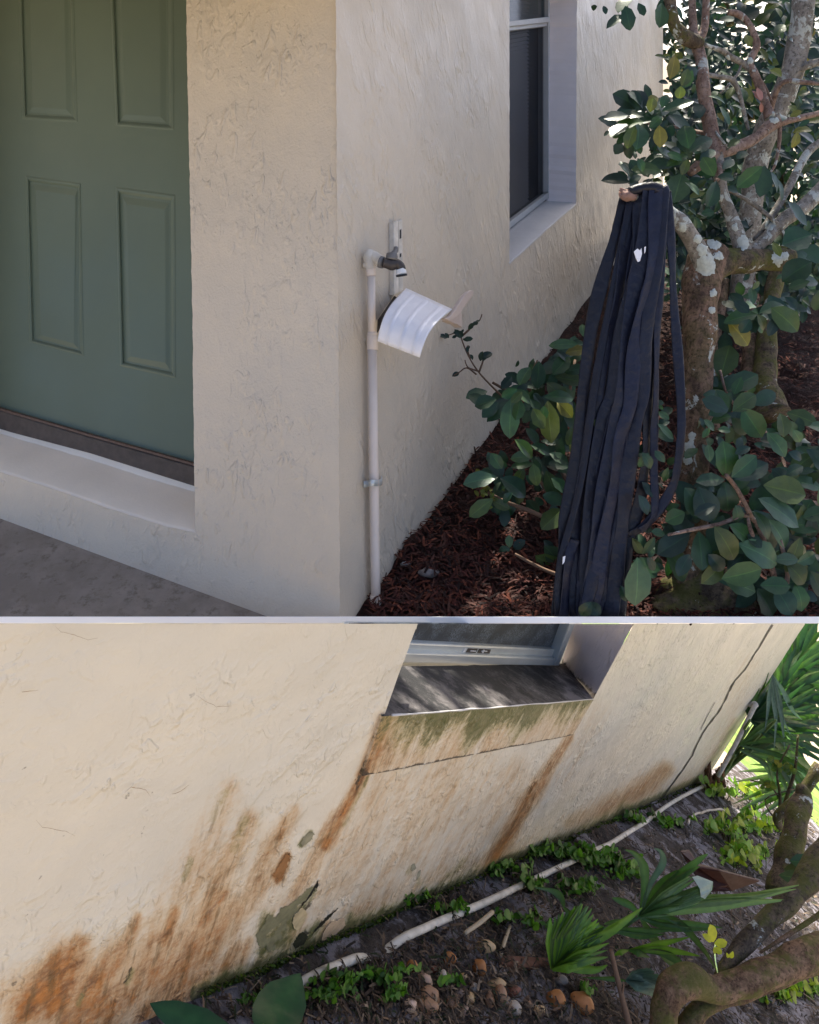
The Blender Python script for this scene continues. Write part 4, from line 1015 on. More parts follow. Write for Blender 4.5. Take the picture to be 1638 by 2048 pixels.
# second, greyer tree on the right edge
t2 = thing('lichened_tree', at(1520,640,2.45), 'grey lichen-covered tree stem slanting up the right edge behind the brown tree', 'tree')
br([(1470,640,2.45,26),(1490,520,2.42,26),(1502,420,2.38,26),(1512,330,2.35,27),(1535,255,2.3,28),(1562,200,2.28,27),(1582,150,2.25,27),(1596,90,2.23,26),(1606,20,2.2,26),(1612,-80,2.2,26)], M['barkg'], .16, 16, t2, 'trunk')
br([(1578,160,2.24,10),(1605,135,2.22,9),(1650,120,2.2,9)], M['barkg'], .25, 10, t2)
br([(1530,260,2.29,8),(1560,170,2.2,6),(1610,165,2.16,5),(1650,170,2.15,4)], M['bark'], .25, 8, t2)
mb = MB()
leaves_px(mb, [(1230,60,1060,150,.6,'d'),(1300,90,1200,180,.6),(1400,70,1300,140,.6,'d'),(1480,90,1420,210,.5),(1150,180,1050,140,.6),(1500,220,1530,330,.5),(1540,250,1480,150,.5),(1330,260,1400,160,.6),(1260,240,1200,330,.6),(1220,330,1290,420,.5,'y')], 2.4, 3.427, 1160, 0, .55, .05)
for i in range(150):
    u, v = U(1455,1660), U(-60,330); a = U(0,6.3); L = U(18,42)
    leaves_px(mb, [(u,v,u+L*math.cos(a),v+L*math.sin(a),U(.45,.65),random.choice('ggddy'))], U(2.35,2.7))
mb.build('foliage', M['leaf'], t2)
# unseen crown and branch, added above the frame to shade bed and side wall
mb = MB(); limb(mb, [(1612,-80,2.2,26),(1640,-400,2.35,22),(1640,-900,2.9,18)], 12, 5, .2); mb.build('branch', M['barkg'], t2)
mb = MB(); cl = [V((U(-.9,1.9), 4.2+U(-1.5,1.7), 3.75+U(-.45,.55))) for _ in range(130)]
for i in range(SHADE_CROWN_N):
    c = random.choice(cl); p = c+V((random.gauss(0,.17),random.gauss(0,.17),random.gauss(0,.10)))
    if px(p)[1] > -160: continue
    d_ = V((U(-1,1),U(-1,1),U(-.7,.3))).normalized(); L = U(.08,.13)
    leaf(mb, p, p+d_*L, L*.52, V((U(-.5,.5),U(-.5,.5),1)), green(), .1, .15)
mb.build('crown', M['leaf'], t2)
# small mossy stems behind, to the right
for pts, lb in (([(1495,840,2.3,26),(1500,760,2.35,20),(1502,690,2.4,17),(1500,600,2.45,14),(1496,520,2.5,12)],'reddish stem standing behind the brown tree, next to a mossy one'),
                ([(1545,830,2.25,38),(1528,770,2.3,24),(1532,700,2.35,20),(1540,620,2.4,17),(1556,540,2.45,15),(1570,470,2.5,14)],'mossy stem rising from red mulch at the right behind the brown tree'),
                ([(1425,860,2.3,14),(1428,760,2.35,12),(1432,660,2.4,12),(1450,560,2.45,10)],'thin brown stem just right of the brown trunk')):
    t = thing('shrub_stem', at(*pts[0][:3]), lb, 'tree')
    mb = MB(); limb(mb, pts, 12, 5, .3); mb.build('trunk', M['barkm'] if 'mossy' in lb and 'next' not in lb else M['barkt'], t)
    mb = MB()
    for k in range(26):
        q = pts[-1-(k%2)]; a = U(0,6.3); L = U(16,34); u, v = q[0]+U(-60,60), q[1]+U(-90,40)
        leaves_px(mb, [(u,v,u+L*math.cos(a),v+L*math.sin(a),.5,random.choice('ggdl'))], q[2]+U(-.05,.2))
    mb.build('foliage', M['leaf'], t)
# --- shrub with glossy leaves, left of the hose
sh = thing('camellia_shrub', at(1150,1075,1.9), 'low glossy-leaved shrub between the stucco side wall and the dark hose', 'shrub')
mb = MB()
for p in ([(1185,1080,1.9,5),(1120,1050,1.92,4.8),(1060,1022,1.95,4.5),(1010,1003,1.97,4),(975,985,1.98,3)],[(1185,1085,1.9,4.5),(1150,1140,1.87,4.4),(1120,1150,1.85,4.2),(1070,1130,1.86,3.6),(1030,1108,1.86,2.5)],
          [(1185,1080,1.9,5),(1150,1000,2.0,5),(1105,900,2.1,4.5),(1065,820,2.15,4),(1010,780,2.2,3.2),(985,765,2.2,2.6)],[(1105,900,2.1,4),(1135,800,2.15,3.5),(1150,720,2.2,2.5)],[(1150,1000,2.0,4),(1105,1000,2.0,3.6),(1080,960,2.0,3)],[(1065,820,2.15,3),(1060,760,2.15,2.5),(1075,720,2.15,2)]):
    limb(mb, p, 7, 4, .2)
mb.build('stem', M['twig'], sh)
mb = MB()
L7 = [(800,50,680,88,.6),(880,45,870,265,.48,'l'),(930,50,905,165,.6),(1000,100,1060,212,.52),(1080,60,1100,290,.42,'y'),(1060,85,1050,170,.6,'l'),(1130,60,1215,150,.55,'y'),(1210,200,1190,300,.5),(1195,300,1302,380,.62,'y'),(1060,40,1225,45,.45),(900,270,1000,370,.5),(1000,365,875,372,.5,'l'),(985,300,1100,350,.5),(1090,345,1195,400,.5),(1000,400,880,420,.42),(770,345,830,430,.62),(800,475,618,512,.5,'l'),(820,480,965,580,.62),(780,595,650,692,.52),(770,600,872,650,.5),(830,485,765,365,.55,'d'),(960,600,1030,672,.6),(1080,400,1192,420,.5),(1070,440,1130,605,.5),(1000,400,1020,525,.5),(1160,650,1045,760,.6),(1060,850,1155,955,.62),(1010,905,1150,990,.6),(1000,965,862,1068,.55),(875,870,808,880,.75,'l'),(872,862,868,792,.6,'l'),(890,870,955,820,.6,'d'),(990,1060,1085,1082,.5),(1100,1040,1130,1070,.6,'l'),(900,600,860,690,.5),(840,620,880,560,.6),(910,620,940,560,.7),(1100,480,1190,560,.5),(1120,560,1170,640,.5,'d'),(950,420,900,520,.5),(1050,520,980,470,.5,'d'),(1150,200,1100,130,.5,'d'),(890,0,990,70,.5),(940,10,880,70,.5),(1000,20,1060,100,.5,'d'),(1120,900,1060,820,.5,'d')]
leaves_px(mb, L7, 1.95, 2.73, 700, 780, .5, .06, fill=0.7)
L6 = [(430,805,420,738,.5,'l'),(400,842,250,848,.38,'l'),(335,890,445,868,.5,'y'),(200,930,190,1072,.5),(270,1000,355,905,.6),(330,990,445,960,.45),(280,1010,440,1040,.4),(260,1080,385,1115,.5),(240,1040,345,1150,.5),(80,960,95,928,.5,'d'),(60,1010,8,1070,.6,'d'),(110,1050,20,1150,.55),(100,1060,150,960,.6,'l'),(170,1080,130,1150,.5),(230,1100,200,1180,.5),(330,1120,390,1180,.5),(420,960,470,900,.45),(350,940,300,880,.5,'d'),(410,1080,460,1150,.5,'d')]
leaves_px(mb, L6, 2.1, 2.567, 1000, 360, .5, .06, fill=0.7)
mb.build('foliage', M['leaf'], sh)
mb = MB()
for i in range(26):
    u, v = 968+random.gauss(0,13), 982+random.gauss(0,15); a = U(0,6.3); L = U(6,15)
    leaves_px(mb, [(u,v,u+L*math.cos(a),v+L*math.sin(a),.6,'y')], 1.93, dv=.015)
mb.build('flower_bud', M['weed'], sh)
# dry twig in front of the wall
tw = thing('dry_twig', at(985,765,2.15), 'thin dry twig with shrivelled dark leaves sticking up before the wall', 'twig')
mb = MB()
sc_ = lambda x, y: (660+x/4.095, 400+y/4.095)
for pts in ([(1420,1620),(1290,1490),(1210,1400),(1140,1290),(1100,1200),(1075,1130),(1060,1080),(960,1110),(890,1115)],[(1085,1110),(1140,1060),(1190,1000),(1225,985),(1245,935)],[(1210,1400),(1130,1370),(1105,1310)],[(1220,1410),(1250,1330),(1255,1290)],[(1200,1430),(1120,1375),(1060,1410),(1010,1440)],[(1150,1300),(1130,1240),(1130,1190)],[(1090,1140),(1150,1140)]):
    limb(mb, [(*sc_(*p), 2.16, 2.1-1.2*i/len(pts)) for i,p in enumerate(pts)], 6, 4, .25)
mb.build('stem', M['twig'], tw)
mb = MB()
for (x,y,x2,y2) in ((890,1105,960,1130),(940,1090,975,1130),(1020,1060,1080,1130),(1050,1070,1090,1120),(1010,1080,1060,1110),(1130,1060,1180,1010),(1160,1030,1215,1000),(1190,1000,1230,985),(1120,1240,1140,1190),(1130,1250,1120,1200),(1170,1310,1150,1265),(1230,1320,1250,1240),(1250,1320,1280,1250),(1235,1300,1330,1250),(1000,1445,1060,1410),(1090,1145,1170,1135),(1040,1110,1000,1130),(1075,1090,1095,1060)):
    leaves_px(mb, [(*sc_(x,y),*sc_(x2,y2),.55,'d')], 2.15, dv=.01)
mb.build('foliage', M['leaf'], tw)
# --- glossy shrub at the lower right
s2 = thing('camellia_shrub', at(1500,1200,1.74), 'broad glossy-leaved shrub filling the corner right of the trunk base', 'shrub')
mb = MB()
for p in ([(1560,1215,1.74,7),(1540,1120,1.72,6),(1502,1033,1.70,5),(1440,1048,1.69,4.5),(1380,1060,1.68,4),(1336,1070,1.67,3)],[(1502,1033,1.70,5),(1475,980,1.68,4.5),(1452,950,1.66,4)],[(1560,1215,1.74,6),(1575,1150,1.72,5),(1560,1080,1.70,4)],[(1575,1150,1.72,5),(1570,1000,1.8,4),(1560,900,1.9,4),(1490,830,1.88,4),(1455,790,1.86,3),(1440,740,1.86,2.5)],[(1640,1010,1.8,6),(1600,1000,1.78,5),(1570,1000,1.8,4)],[(1540,1120,1.72,4),(1505,1070,1.68,4),(1495,1030,1.7,3)]):
    limb(mb, p, 8, 4, .2)
mb.build('stem', M['bark'], s2)
mb = MB()
L8 = [(1070,535,1060,310,.66),(1105,530,1260,400,.55),(1125,545,1330,445,.55,'d'),(1065,545,890,555,.5),(1060,560,1090,745,.72),(1000,620,940,560,.5,'d'),(900,590,985,805,.62,'d'),(820,595,970,785,.62),(1085,125,930,55,.55,'d'),(1090,110,1010,0,.5),(1105,160,980,190,.55),(1110,130,1255,25,.6),(1170,110,1295,290,.6),(1220,350,1130,385,.5,'d'),(1320,260,1440,405,.45,'l'),(1400,140,1430,285,.6),(1480,240,1530,320,.6,'l'),(820,745,705,800,.72),(700,880,620,860,.6),(850,880,655,1000,.55,'d'),(700,960,835,1165,.55),(905,860,930,1100,.56),(1000,830,1135,1040,.55),(1090,820,1215,915,.65),(1130,700,1150,810,.6,'l'),(1130,640,1215,590,.6),(1240,740,1345,905,.5),(1270,660,1525,830,.5,'l'),(1300,580,1560,640,.6),(1330,790,1445,960,.6,'l'),(530,1020,525,1318,.6,'l'),(590,1020,640,1100,.6,'d'),(1140,935,1400,1060,.5,'l'),(920,1180,1055,1060,.6),(1045,1150,1295,1090,.5),(1060,1150,1255,1230,.55,'l'),(1280,1190,1465,1195,.6),(1260,1210,1365,1375,.7),(1370,1200,1480,1375,.6),(1490,1180,1545,1350,.6),(1440,1060,1560,1180,.7),(1500,940,1560,1040,.7),(1400,1000,1480,900,.6,'d'),(1240,930,1160,880,.5,'d'),(1200,880,1290,960,.6,'d'),(240,1290,300,1378,.7,'d'),(250,1290,185,1378,.7),(430,1190,470,1290,.45,'d'),(365,165,235,243,.42,'l'),(660,130,725,180,.5,'l'),(655,205,755,300,.35,'l'),(700,440,640,370,.5),(560,560,630,650,.6,'d'),(540,640,600,760,.6,'d'),(600,380,540,470,.5),(560,380,620,480,.5),(720,470,690,560,.4),(960,330,975,435,.45,'l'),(970,230,930,290,.5),(1020,240,1100,250,.5,'l'),(1000,250,940,180,.5,'l'),(500,900,560,1000,.4),(560,1000,640,900,.4),(1010,700,880,760,.5,'d'),(740,820,820,870,.5,'d'),(850,1000,780,1130,.55,'d'),(960,1000,1060,1100,.6,'d'),(1180,1000,1080,1090,.5,'d'),(1540,700,1440,640,.5,'d'),(1440,520,1540,460,.6,'d'),(1380,330,1280,300,.5,'d'),(1450,380,1540,420,.6,'d'),(1350,480,1450,560,.6,'d')]
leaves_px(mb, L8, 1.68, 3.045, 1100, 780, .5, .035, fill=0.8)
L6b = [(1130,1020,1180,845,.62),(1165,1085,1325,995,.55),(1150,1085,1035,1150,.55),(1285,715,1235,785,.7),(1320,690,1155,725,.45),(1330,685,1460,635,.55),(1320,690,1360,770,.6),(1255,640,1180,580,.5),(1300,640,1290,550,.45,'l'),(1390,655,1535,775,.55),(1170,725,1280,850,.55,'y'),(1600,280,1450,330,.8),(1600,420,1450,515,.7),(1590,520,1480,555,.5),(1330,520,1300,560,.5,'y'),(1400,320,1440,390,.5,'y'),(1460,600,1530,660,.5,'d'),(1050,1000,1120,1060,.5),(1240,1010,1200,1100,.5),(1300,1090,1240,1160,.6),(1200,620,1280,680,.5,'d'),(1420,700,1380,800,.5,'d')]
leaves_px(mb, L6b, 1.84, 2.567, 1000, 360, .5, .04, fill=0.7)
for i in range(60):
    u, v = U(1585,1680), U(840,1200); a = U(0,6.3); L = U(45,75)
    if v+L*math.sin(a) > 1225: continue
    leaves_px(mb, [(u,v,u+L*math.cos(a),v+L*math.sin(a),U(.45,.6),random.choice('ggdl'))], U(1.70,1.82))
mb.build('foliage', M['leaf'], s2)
# mossy old stump at the foot of the tree
mb = MB(); bm = bmesh.new(); bmesh.ops.create_icosphere(bm, subdivisions=4, radius=1); p = at(1420,1222,1.82)
mb.add([p+(AX*q.co.x*.15+AU*q.co.y*.09+AF*q.co.z*.07)*(1+.35*mnoise.noise(q.co*1.6)+.1*mnoise.noise(q.co*6)) for q in bm.verts if True], [[x.index for x in f.verts] for f in bm.faces]); bm.free()
# keep it above the straight edge of the bed
mb.v = [tuple(V(q) if px(V(q))[1] < 1234 else at(px(V(q))[0], 1234+U(0,1), depth(V(q)))) for q in mb.v]
o = mb.build('stump', M['barkm']); tag(o, 'dark mossy stump under the leaves at the foot of the brown trunk', 'stump')

# --- flat hose hung over the stub in long loops
hose = None; mb = MB()
def ribbon(pts, w, d0, d1, tone, tw=0.0):
    q = spline([(a,b) for a,b in pts], 7); m = len(q); P = []
    for i,(u,v) in enumerate(q):
        t = i/(m-1); P.append(at(u, v, d0+(d1-d0)*t+.006*math.sin(t*9+u*.05)))
    NS = 12; vs = []; ph = U(0,6)
    for i in range(m):
        t = (P[min(i+1,m-1)]-P[max(i-1,0)]).normalized(); s = t.cross(AF).normalized(); b = s.cross(t)
        a = .35*math.sin(i*.22+ph)+tw; s, b = s*math.cos(a)+b*math.sin(a), b*math.cos(a)-s*math.sin(a)
        hw = w*.37*depth(P[i])/F*(1+.10*math.sin(i*.37+ph)+.05*mnoise.noise(P[i]*30)); th = .0026
        for k in range(NS):
            an = 2*math.pi*k/NS; c, sn = math.cos(an), math.sin(an)
            x = hw*(abs(c)**.7)*(1 if c >= 0 else -1); crease = .0022*mnoise.noise((x*160+ph, i*.55, ph))
            vs.append(P[i]+s*x+b*(th*sn*(1-.35*math.cos(3*an))+crease))
    fs = [(i*NS+k, i*NS+(k+1)%NS, (i+1)*NS+(k+1)%NS, (i+1)*NS+k) for i in range(m-1) for k in range(NS)]
    fs += [tuple(range(NS-1,-1,-1)), tuple(range((m-1)*NS, m*NS))]
    mb.add(vs, fs, tone)
tn = lambda k: (k, k*U(.95,1.03), k*U(.9,1.08))
ribbon([(1262,384),(1252,400),(1230,477),(1206,555),(1187,633),(1175,711),(1167,789),(1160,846),(1149,944),(1130,1043),(1126,1108),(1116,1234)], 36, 1.685,1.735, tn(.55))
ribbon([(1275,380),(1268,396),(1249,516),(1230,633),(1203,730),(1192,808),(1182,878),(1156,1010),(1149,1108),(1140,1234)], 38, 1.675,1.728, tn(.75), .2)
ribbon([(1286,378),(1281,392),(1279,477),(1269,555),(1241,672),(1222,789),(1205,846),(1180,1010),(1163,1232)], 38, 1.667,1.722, tn(.9), -.2)
ribbon([(1300,376),(1297,391),(1286,496),(1270,574),(1253,672),(1245,789),(1231,846),(1214,944),(1197,1043),(1182,1150),(1172,1234)], 42, 1.655,1.712, tn(1.15), .1)
ribbon([(1312,378),(1311,395),(1308,516),(1285,613),(1268,711),(1260,808),(1240,878),(1228,977),(1207,1076),(1195,1160),(1186,1232)], 40, 1.652,1.708, tn(1.2), .25)
ribbon([(1322,378),(1324,395),(1312,500),(1300,600),(1290,700),(1282,789),(1270,846),(1256,944),(1246,1043),(1235,1120),(1220,1234)], 42, 1.658,1.702, tn(1.0), -.1)
ribbon([(1330,380),(1330,397),(1320,555),(1314,672),(1312,789),(1309,860),(1308,944),(1310,1020),(1300,1045),(1280,1062)], 24, 1.668,1.715, tn(1.05), .3)
ribbon([(1334,382),(1334,400),(1343,496),(1347,594),(1356,711),(1362,808),(1362,878),(1353,944),(1343,977),(1316,1022),(1284,1055),(1256,1072)], 26, 1.675,1.72, tn(1.0), .05)
ribbon([(1243,800),(1238,900),(1226,960),(1208,1060),(1192,1130),(1178,1190),(1168,1234)], 40, 1.69,1.698, tn(1.1), .3)
ribbon([(1256,640),(1250,760),(1236,900),(1222,1000),(1210,1110),(1203,1234)], 40, 1.70,1.72, tn(.6), -.3)
ribbon([(1150,1080),(1140,1110),(1132,1170),(1128,1234)], 30, 1.705,1.712, tn(.9), .2)
ribbon([(1310,470),(1300,640),(1296,760),(1292,900),(1280,1000),(1256,1090),(1240,1234)], 34, 1.69,1.725, tn(.55), .2)
for k in range(6):
    x0 = 1262+k*13+U(-3,3); x1 = 1120+k*20+U(-5,5); mx = (x0*.52+x1*.48)+U(-10,10)
    ribbon([(x0,380),(x0-2,400),((x0*.75+x1*.25)+U(-5,5),560),(mx,760),((x0*.25+x1*.75)+U(-8,8),980),(x1+U(-4,4),1130),(x1,1234)], U(20,28), U(1.672,1.70), U(1.715,1.745), tn(U(.5,1.05)), U(-.5,.5))
mb2 = MB(); limb(mb2, [(1258,384,1.665,9),(1285,376,1.665,11),(1310,376,1.66,11),(1334,386,1.67,9)], 10, 4, .2); mb.add([V(p) for p in mb2.v], mb2.f, tn(.7))
hose = mb.build('flat_hose', M['hose']); tag(hose, 'dark navy flat garden hose hung in long loops over a broken branch stub', 'hose')
peel = simple('white_peeled_patch',(.75,.75,.78),.6,.3,.1,60)
for q, d_ in (([(1268,503),(1275,497),(1280,501),(1283,496),(1284,508),(1280,522),(1276,524),(1272,516)],1.640),([(1289,494),(1292,493),(1291,503),(1289,507)],1.640),([(1126,1114),(1131,1112),(1129,1124),(1125,1129)],1.690)):
    mb = MB(); prism(mb, [at(u,v,d_) for u,v in q], AF*.002); mb.build('peeled_patch', peel, hose, smooth=False)

# --- hedge bushes closing the bed at the back, each its own bush
def bush(cu, cv, ru, rv, d, n, label, sizes=(16,34), tones='gdgdl', name='background_bush', dd=.5, mt='leaf'):
    t = thing(name, at(cu, cv+rv, d), label, 'bush', 'bushes behind the lichened trees')
    mb = MB(); limb(mb, [(cu,cv+rv,d,9),(cu+U(-6,6),cv,d,6),(cu+U(-40,40),cv-rv*.7,d,3)], 7, 4, .3)
    for k in range(5): a = U(0,6.3); limb(mb, [(cu,cv+rv*.5,d,5),(cu+ru*.4*math.cos(a),cv+rv*.3*math.sin(a),d+U(-.2,.2),4),(cu+ru*.9*math.cos(a),cv+rv*.9*math.sin(a),d+U(-.3,.3),2)], 6, 4, .3)
    mb.build('stem', M['barkm'], t); mb = MB(); cl = []
    for k in range(max(6,n//22)):
        a = U(0,6.3); r = math.sqrt(R()); cl.append((cu+ru*r*math.cos(a), cv+rv*r*math.sin(a), d+U(-dd,dd)))
    for k in range(n):
        c = random.choice(cl); u, v = c[0]+random.gauss(0,ru*.16), c[1]+random.gauss(0,rv*.14); a = U(0,6.3); L = U(*sizes)
        leaves_px(mb, [(u,v,u+L*math.cos(a),v+L*math.sin(a),U(.4,.6),random.choice(tones))], c[2]+U(-.2,.2))
    mb.build('foliage', M[mt], t)
bush(1395,330,75,170,3.3,1000,'dark leafy bush seen between the house end and the brown limb')
bush(1385,185,42,120,5.6,260,'pale sunlit bush just past the far end of the house', (12,22), 'gyly')
bush(1480,430,90,130,3.0,1000,'dark bush behind the fork of the brown tree')
bush(1560,330,110,160,3.2,1100,'dense dark bush behind the slanting grey stem')
bush(1600,530,70,90,3.1,700,'dark bush low at the right edge above the bare red mulch')
bush(1500,150,130,90,3.9,800,'high bush whose gaps let bright sky through', (14,30), 'gddd')
bush(1400,560,60,140,2.9,600,'shady bush behind the hose and trunk', (14,28), 'gddl')
bush(1410,120,65,140,5.8,600,'dense far bush between the house end and the upper brown limb', (14,26), 'dgdd')
bush(1590,120,70,140,3.6,700,'dark crown behind the top of the slanting grey stem', (16,32), 'gddd')
bush(1460,10,60,40,4.4,100,'thin crown at the top edge with white sky gaps', (14,26), 'gdd')

# ================================================================== VEGETATION, LOWER PLACE
def blade(mb, H, pts, w, col, fold=.35):                        # narrow folded blade through photo points (u,v,d)
    q = spline([H]+pts, 5); m = len(q); P = [at(*a) for a in q]; vs = []; cs = []
    for i in range(m):
        t = i/(m-1); tg = (P[min(i+1,m-1)]-P[max(i-1,0)]).normalized(); s = tg.cross(AF).normalized(); b = s.cross(tg)
        if b.dot(AF) > 0: b = -b
        k = w*.5*q[i][2]/F*(.35+1.0*min(1,t*2.2))*(1-max(0,t-.5)*1.86)
        vs += [P[i]-s*k, P[i]-b*k*fold*1.2, P[i]+s*k]; j = 1-.12*t; cs += [tuple(x*j for x in col), tuple(x*j*1.25 for x in col), tuple(x*j*.8 for x in col)]
    mb.add(vs, [f for i in range(m-1) for f in ((3*i,3*i+1,3*i+4,3*i+3),(3*i+1,3*i+2,3*i+5,3*i+4))], cs)
def fan(t, hub, tips, w_, cols, dtip=.0, name='frond', bend=.06):
    mb = MB(); H = (hub[0],hub[1],hub[2]); w = w_*1.05
    if len(tips) > 4 and not isinstance(tips[0][0],(tuple,list)) and all(not isinstance(q[0],(tuple,list)) for q in tips):
        tt = []
        for q1, q2 in zip(tips, tips[1:]): tt += [q1, tuple((x+y)/2+U(-3,3) for x, y in zip(q1[:2],q2[:2]))]
        tips = tt+[tips[-1]]
    for tip in tips:
        pts = [(a[0],a[1],hub[2]+(a[2] if len(a)>2 else dtip)) for a in (tip if isinstance(tip[0],(tuple,list)) else [tip])]
        if len(pts) == 1:
            a = pts[0]; L = math.hypot(a[0]-H[0],a[1]-H[1])
            pts = [((H[0]+a[0])/2+U(-.02,.02)*L, (H[1]+a[1])/2-bend*L*.4, (H[2]+a[2])/2-.02), a]
        c = random.choice(cols); k = U(.8,1.2); blade(mb, H, pts, w*U(.8,1.15), tuple(x*k for x in c))
    return mb.build(name, M['palm'], t)
PGR = [(.040,.092,.020),(.050,.110,.026),(.066,.122,.044)]; PBL = [(.060,.105,.070),(.066,.12,.078)]; LIME = [(.105,.21,.017),(.085,.17,.017),(.065,.14,.02)]
pa = thing('palmetto', gB(1105,1940), 'young palmetto with a bright green upright fan right of the pebbles', 'palmetto')
fan(pa, (1105,1940,1.88), [(1100,1835),(1118,1828),(1135,1822),(1150,1812),(1163,1806),(1173,1811),(1184,1817),(1196,1838),(1206,1852),(1216,1858),(1224,1866)], 15, PGR+LIME)
fan(pa, (1105,1940,1.87), [[(1180,1890),(1250,1842),(1285,1815)],[(1170,1890),(1222,1862),(1240,1846)],(1218,1886),(1215,1900),(1216,1914),(1192,1925),(1168,1937),[(1140,1935),(1190,1940),(1215,1930)]], 13, LIME)
fan(pa, (1128,1815,1.93), [[(1122,1795),(1105,1782),(1070,1775)],[(1140,1830),(1150,1860),(1150,1890)]], 11, PGR)
pb = thing('palmetto', gB(1290,1900), 'large spreading palmetto with drooping blades in front of the root', 'palmetto')
h2 = (1280,1834,1.98)
fan(pb, h2, [[(1288,1780),(1288,1735),(1270,1708),(1250,1700)],[(1300,1770),(1325,1728),(1322,1704),(1308,1697)],[(1310,1780),(1348,1748),(1358,1743)],[(1330,1775),(1395,1722),(1416,1708)],[(1325,1780),(1378,1745),(1400,1732)]], 12, PGR+PBL)
fan(pb, h2, [(1422,1764),(1425,1768),(1427,1773),(1426,1778),(1422,1784),(1417,1790),(1411,1796),(1405,1801),(1398,1806),(1390,1812),(1380,1752),(1395,1756)], 11, PGR+[(.10,.17,.06)], -.04)
mb = MB(); q = [(1385,1755),(1396,1752),(1426,1764),(1424,1780),(1410,1798),(1402,1794),(1400,1778)]
vs = [at(u,v,1.92+.01*math.sin(i*2)) for i,(u,v) in enumerate(q)]; prism(mb, vs, AF*.002, (.30,.36,.34)); mb.build('frond', M['palm'], pb, smooth=False)
fan(pb, h2, [[(1380,1810),(1500,1796),(1592,1778)],[(1380,1818),(1480,1806),(1576,1800)],[(1370,1806),(1480,1796),(1598,1770)]], 17, [(.12,.18,.055),(.10,.16,.05)])
fan(pb, h2, [[(1345,1838),(1400,1890),(1436,1945)],[(1300,1865),(1335,1920),(1370,1945)],[(1250,1850),(1225,1866),(1205,1880)],[(1262,1812),(1236,1800),(1224,1796)],[(1330,1846),(1400,1850),(1445,1856)],[(1320,1850),(1370,1858),(1430,1858)],[(1250,1845),(1222,1846),(1208,1848)]], 11, PGR)
fan(pb, (1257,1901,1.95), [[(1320,1888),(1380,1874)],[(1320,1905),(1360,1925),(1368,1938)],[(1330,1900),(1400,1912)],(1225,1912),(1300,1915)], 12, LIME+PGR)
fan(pb, (1212,1857,1.96), [[(1180,1850),(1160,1860)],[(1290,1862),(1350,1860)],[(1280,1872),(1330,1868)],(1250,1850)], 11, PGR)
pc_ = thing('palmetto', gB(1262,1965), 'small bluish palmetto fan resting low against the thick root', 'palmetto')
fan(pc_, (1252,1962,1.95), [(1285,1937),(1296,1936),(1306,1941),(1318,1949),(1328,1958),(1333,1964),(1330,1974),(1322,1984),(1312,1992),(1298,1990)], 11, [(.10,.17,.14),(.08,.15,.12)])
fan(pc_, (1252,1962,1.96), [[(1220,1958),(1165,1955)]], 7, PGR)
# fan palm beyond the end of the wall
fp = thing('fan_palm', GB.on(1428,1562), 'tall fan palm growing at the far end of the stained wall', 'palm')
mb = MB()
for k in range(30):
    a = U(0,6.3); u, v = 1428+U(-16,22), 1572+U(-26,6); limb(mb, [(u,v,5.1,4),(u+U(-6,10),v-U(12,30),5.1+U(-.1,.1),2.2)], 6, 2, .3)
mb.build('trunk', simple('brown_palm_fibre',(.16,.08,.04),.9,.2,.4,60), fp)
mb = MB()
for (u,v) in ((1478,1480),(1500,1440),(1515,1430),(1520,1468),(1470,1510),(1552,1440),(1492,1462),(1545,1400),(1505,1500)):
    limb(mb, [(1432+U(-6,10),1560,5.1,4.2),((1432+u)/2+U(-5,5),(1560+v)/2,5.1,3.4),(u,v,5.1+U(-.3,.3),2.4)], 7, 4, .1)
mb.build('petiole', simple('green_petiole',(.10,.16,.04),.5,.4,.3,30), fp)
DPG = [(.022,.062,.026),(.034,.085,.03),(.018,.05,.026),(.06,.13,.035)]
def radial(hub, r, a0, a1, n, w, cols, dr=.25):
    tips = []
    for k in range(n):
        a = math.radians(a0+(a1-a0)*k/(n-1)+U(-2,2)); L = r*U(.8,1.1)
        tips.append([(hub[0]+L*.55*math.cos(a), hub[1]-L*.55*math.sin(a), U(-.1,.1)), (hub[0]+L*math.cos(a), hub[1]-L*math.sin(a)+L*.10, U(-dr,dr))])
    fan(fp, hub, tips, w, cols)
def radial_low(*a): radial(*a)
radial((1520,1468,5.2), 150, -70, 70, 24, 10, DPG)
radial((1545,1400,5.4), 150, -60, 100, 26, 11, DPG)
radial((1500,1440,5.0), 110, -40, 110, 20, 9, DPG)
radial((1590,1330,5.7), 130, -120, 150, 26, 11, DPG)
radial((1630,1300,6.0), 150, 90, 260, 22, 12, DPG)
radial((1478,1490,5.0), 130, -25, 40, 12, 7, PGR)
radial((1640,1560,5.4), 170, 130, 215, 14, 8, PGR)
fan(fp, (1545,1350,4.9), [[(1546,1390),(1552,1440),(1548,1500)],[(1556,1385),(1564,1440),(1570,1500)],[(1550,1380),(1560,1420),(1580,1470)],[(1540,1380),(1536,1420),(1530,1460)],[(1565,1380),(1585,1420),(1604,1440)]], 7, [(.10,.16,.12),(.08,.14,.10)])
fan(fp, (1480,1500,5.0), [[(1540,1505),(1612,1494)],[(1540,1492),(1612,1480)],[(1520,1520),(1560,1550)],[(1540,1515),(1612,1516)],[(1520,1500),(1580,1470)],[(1530,1530),(1545,1575)]], 7, PGR+LIME)
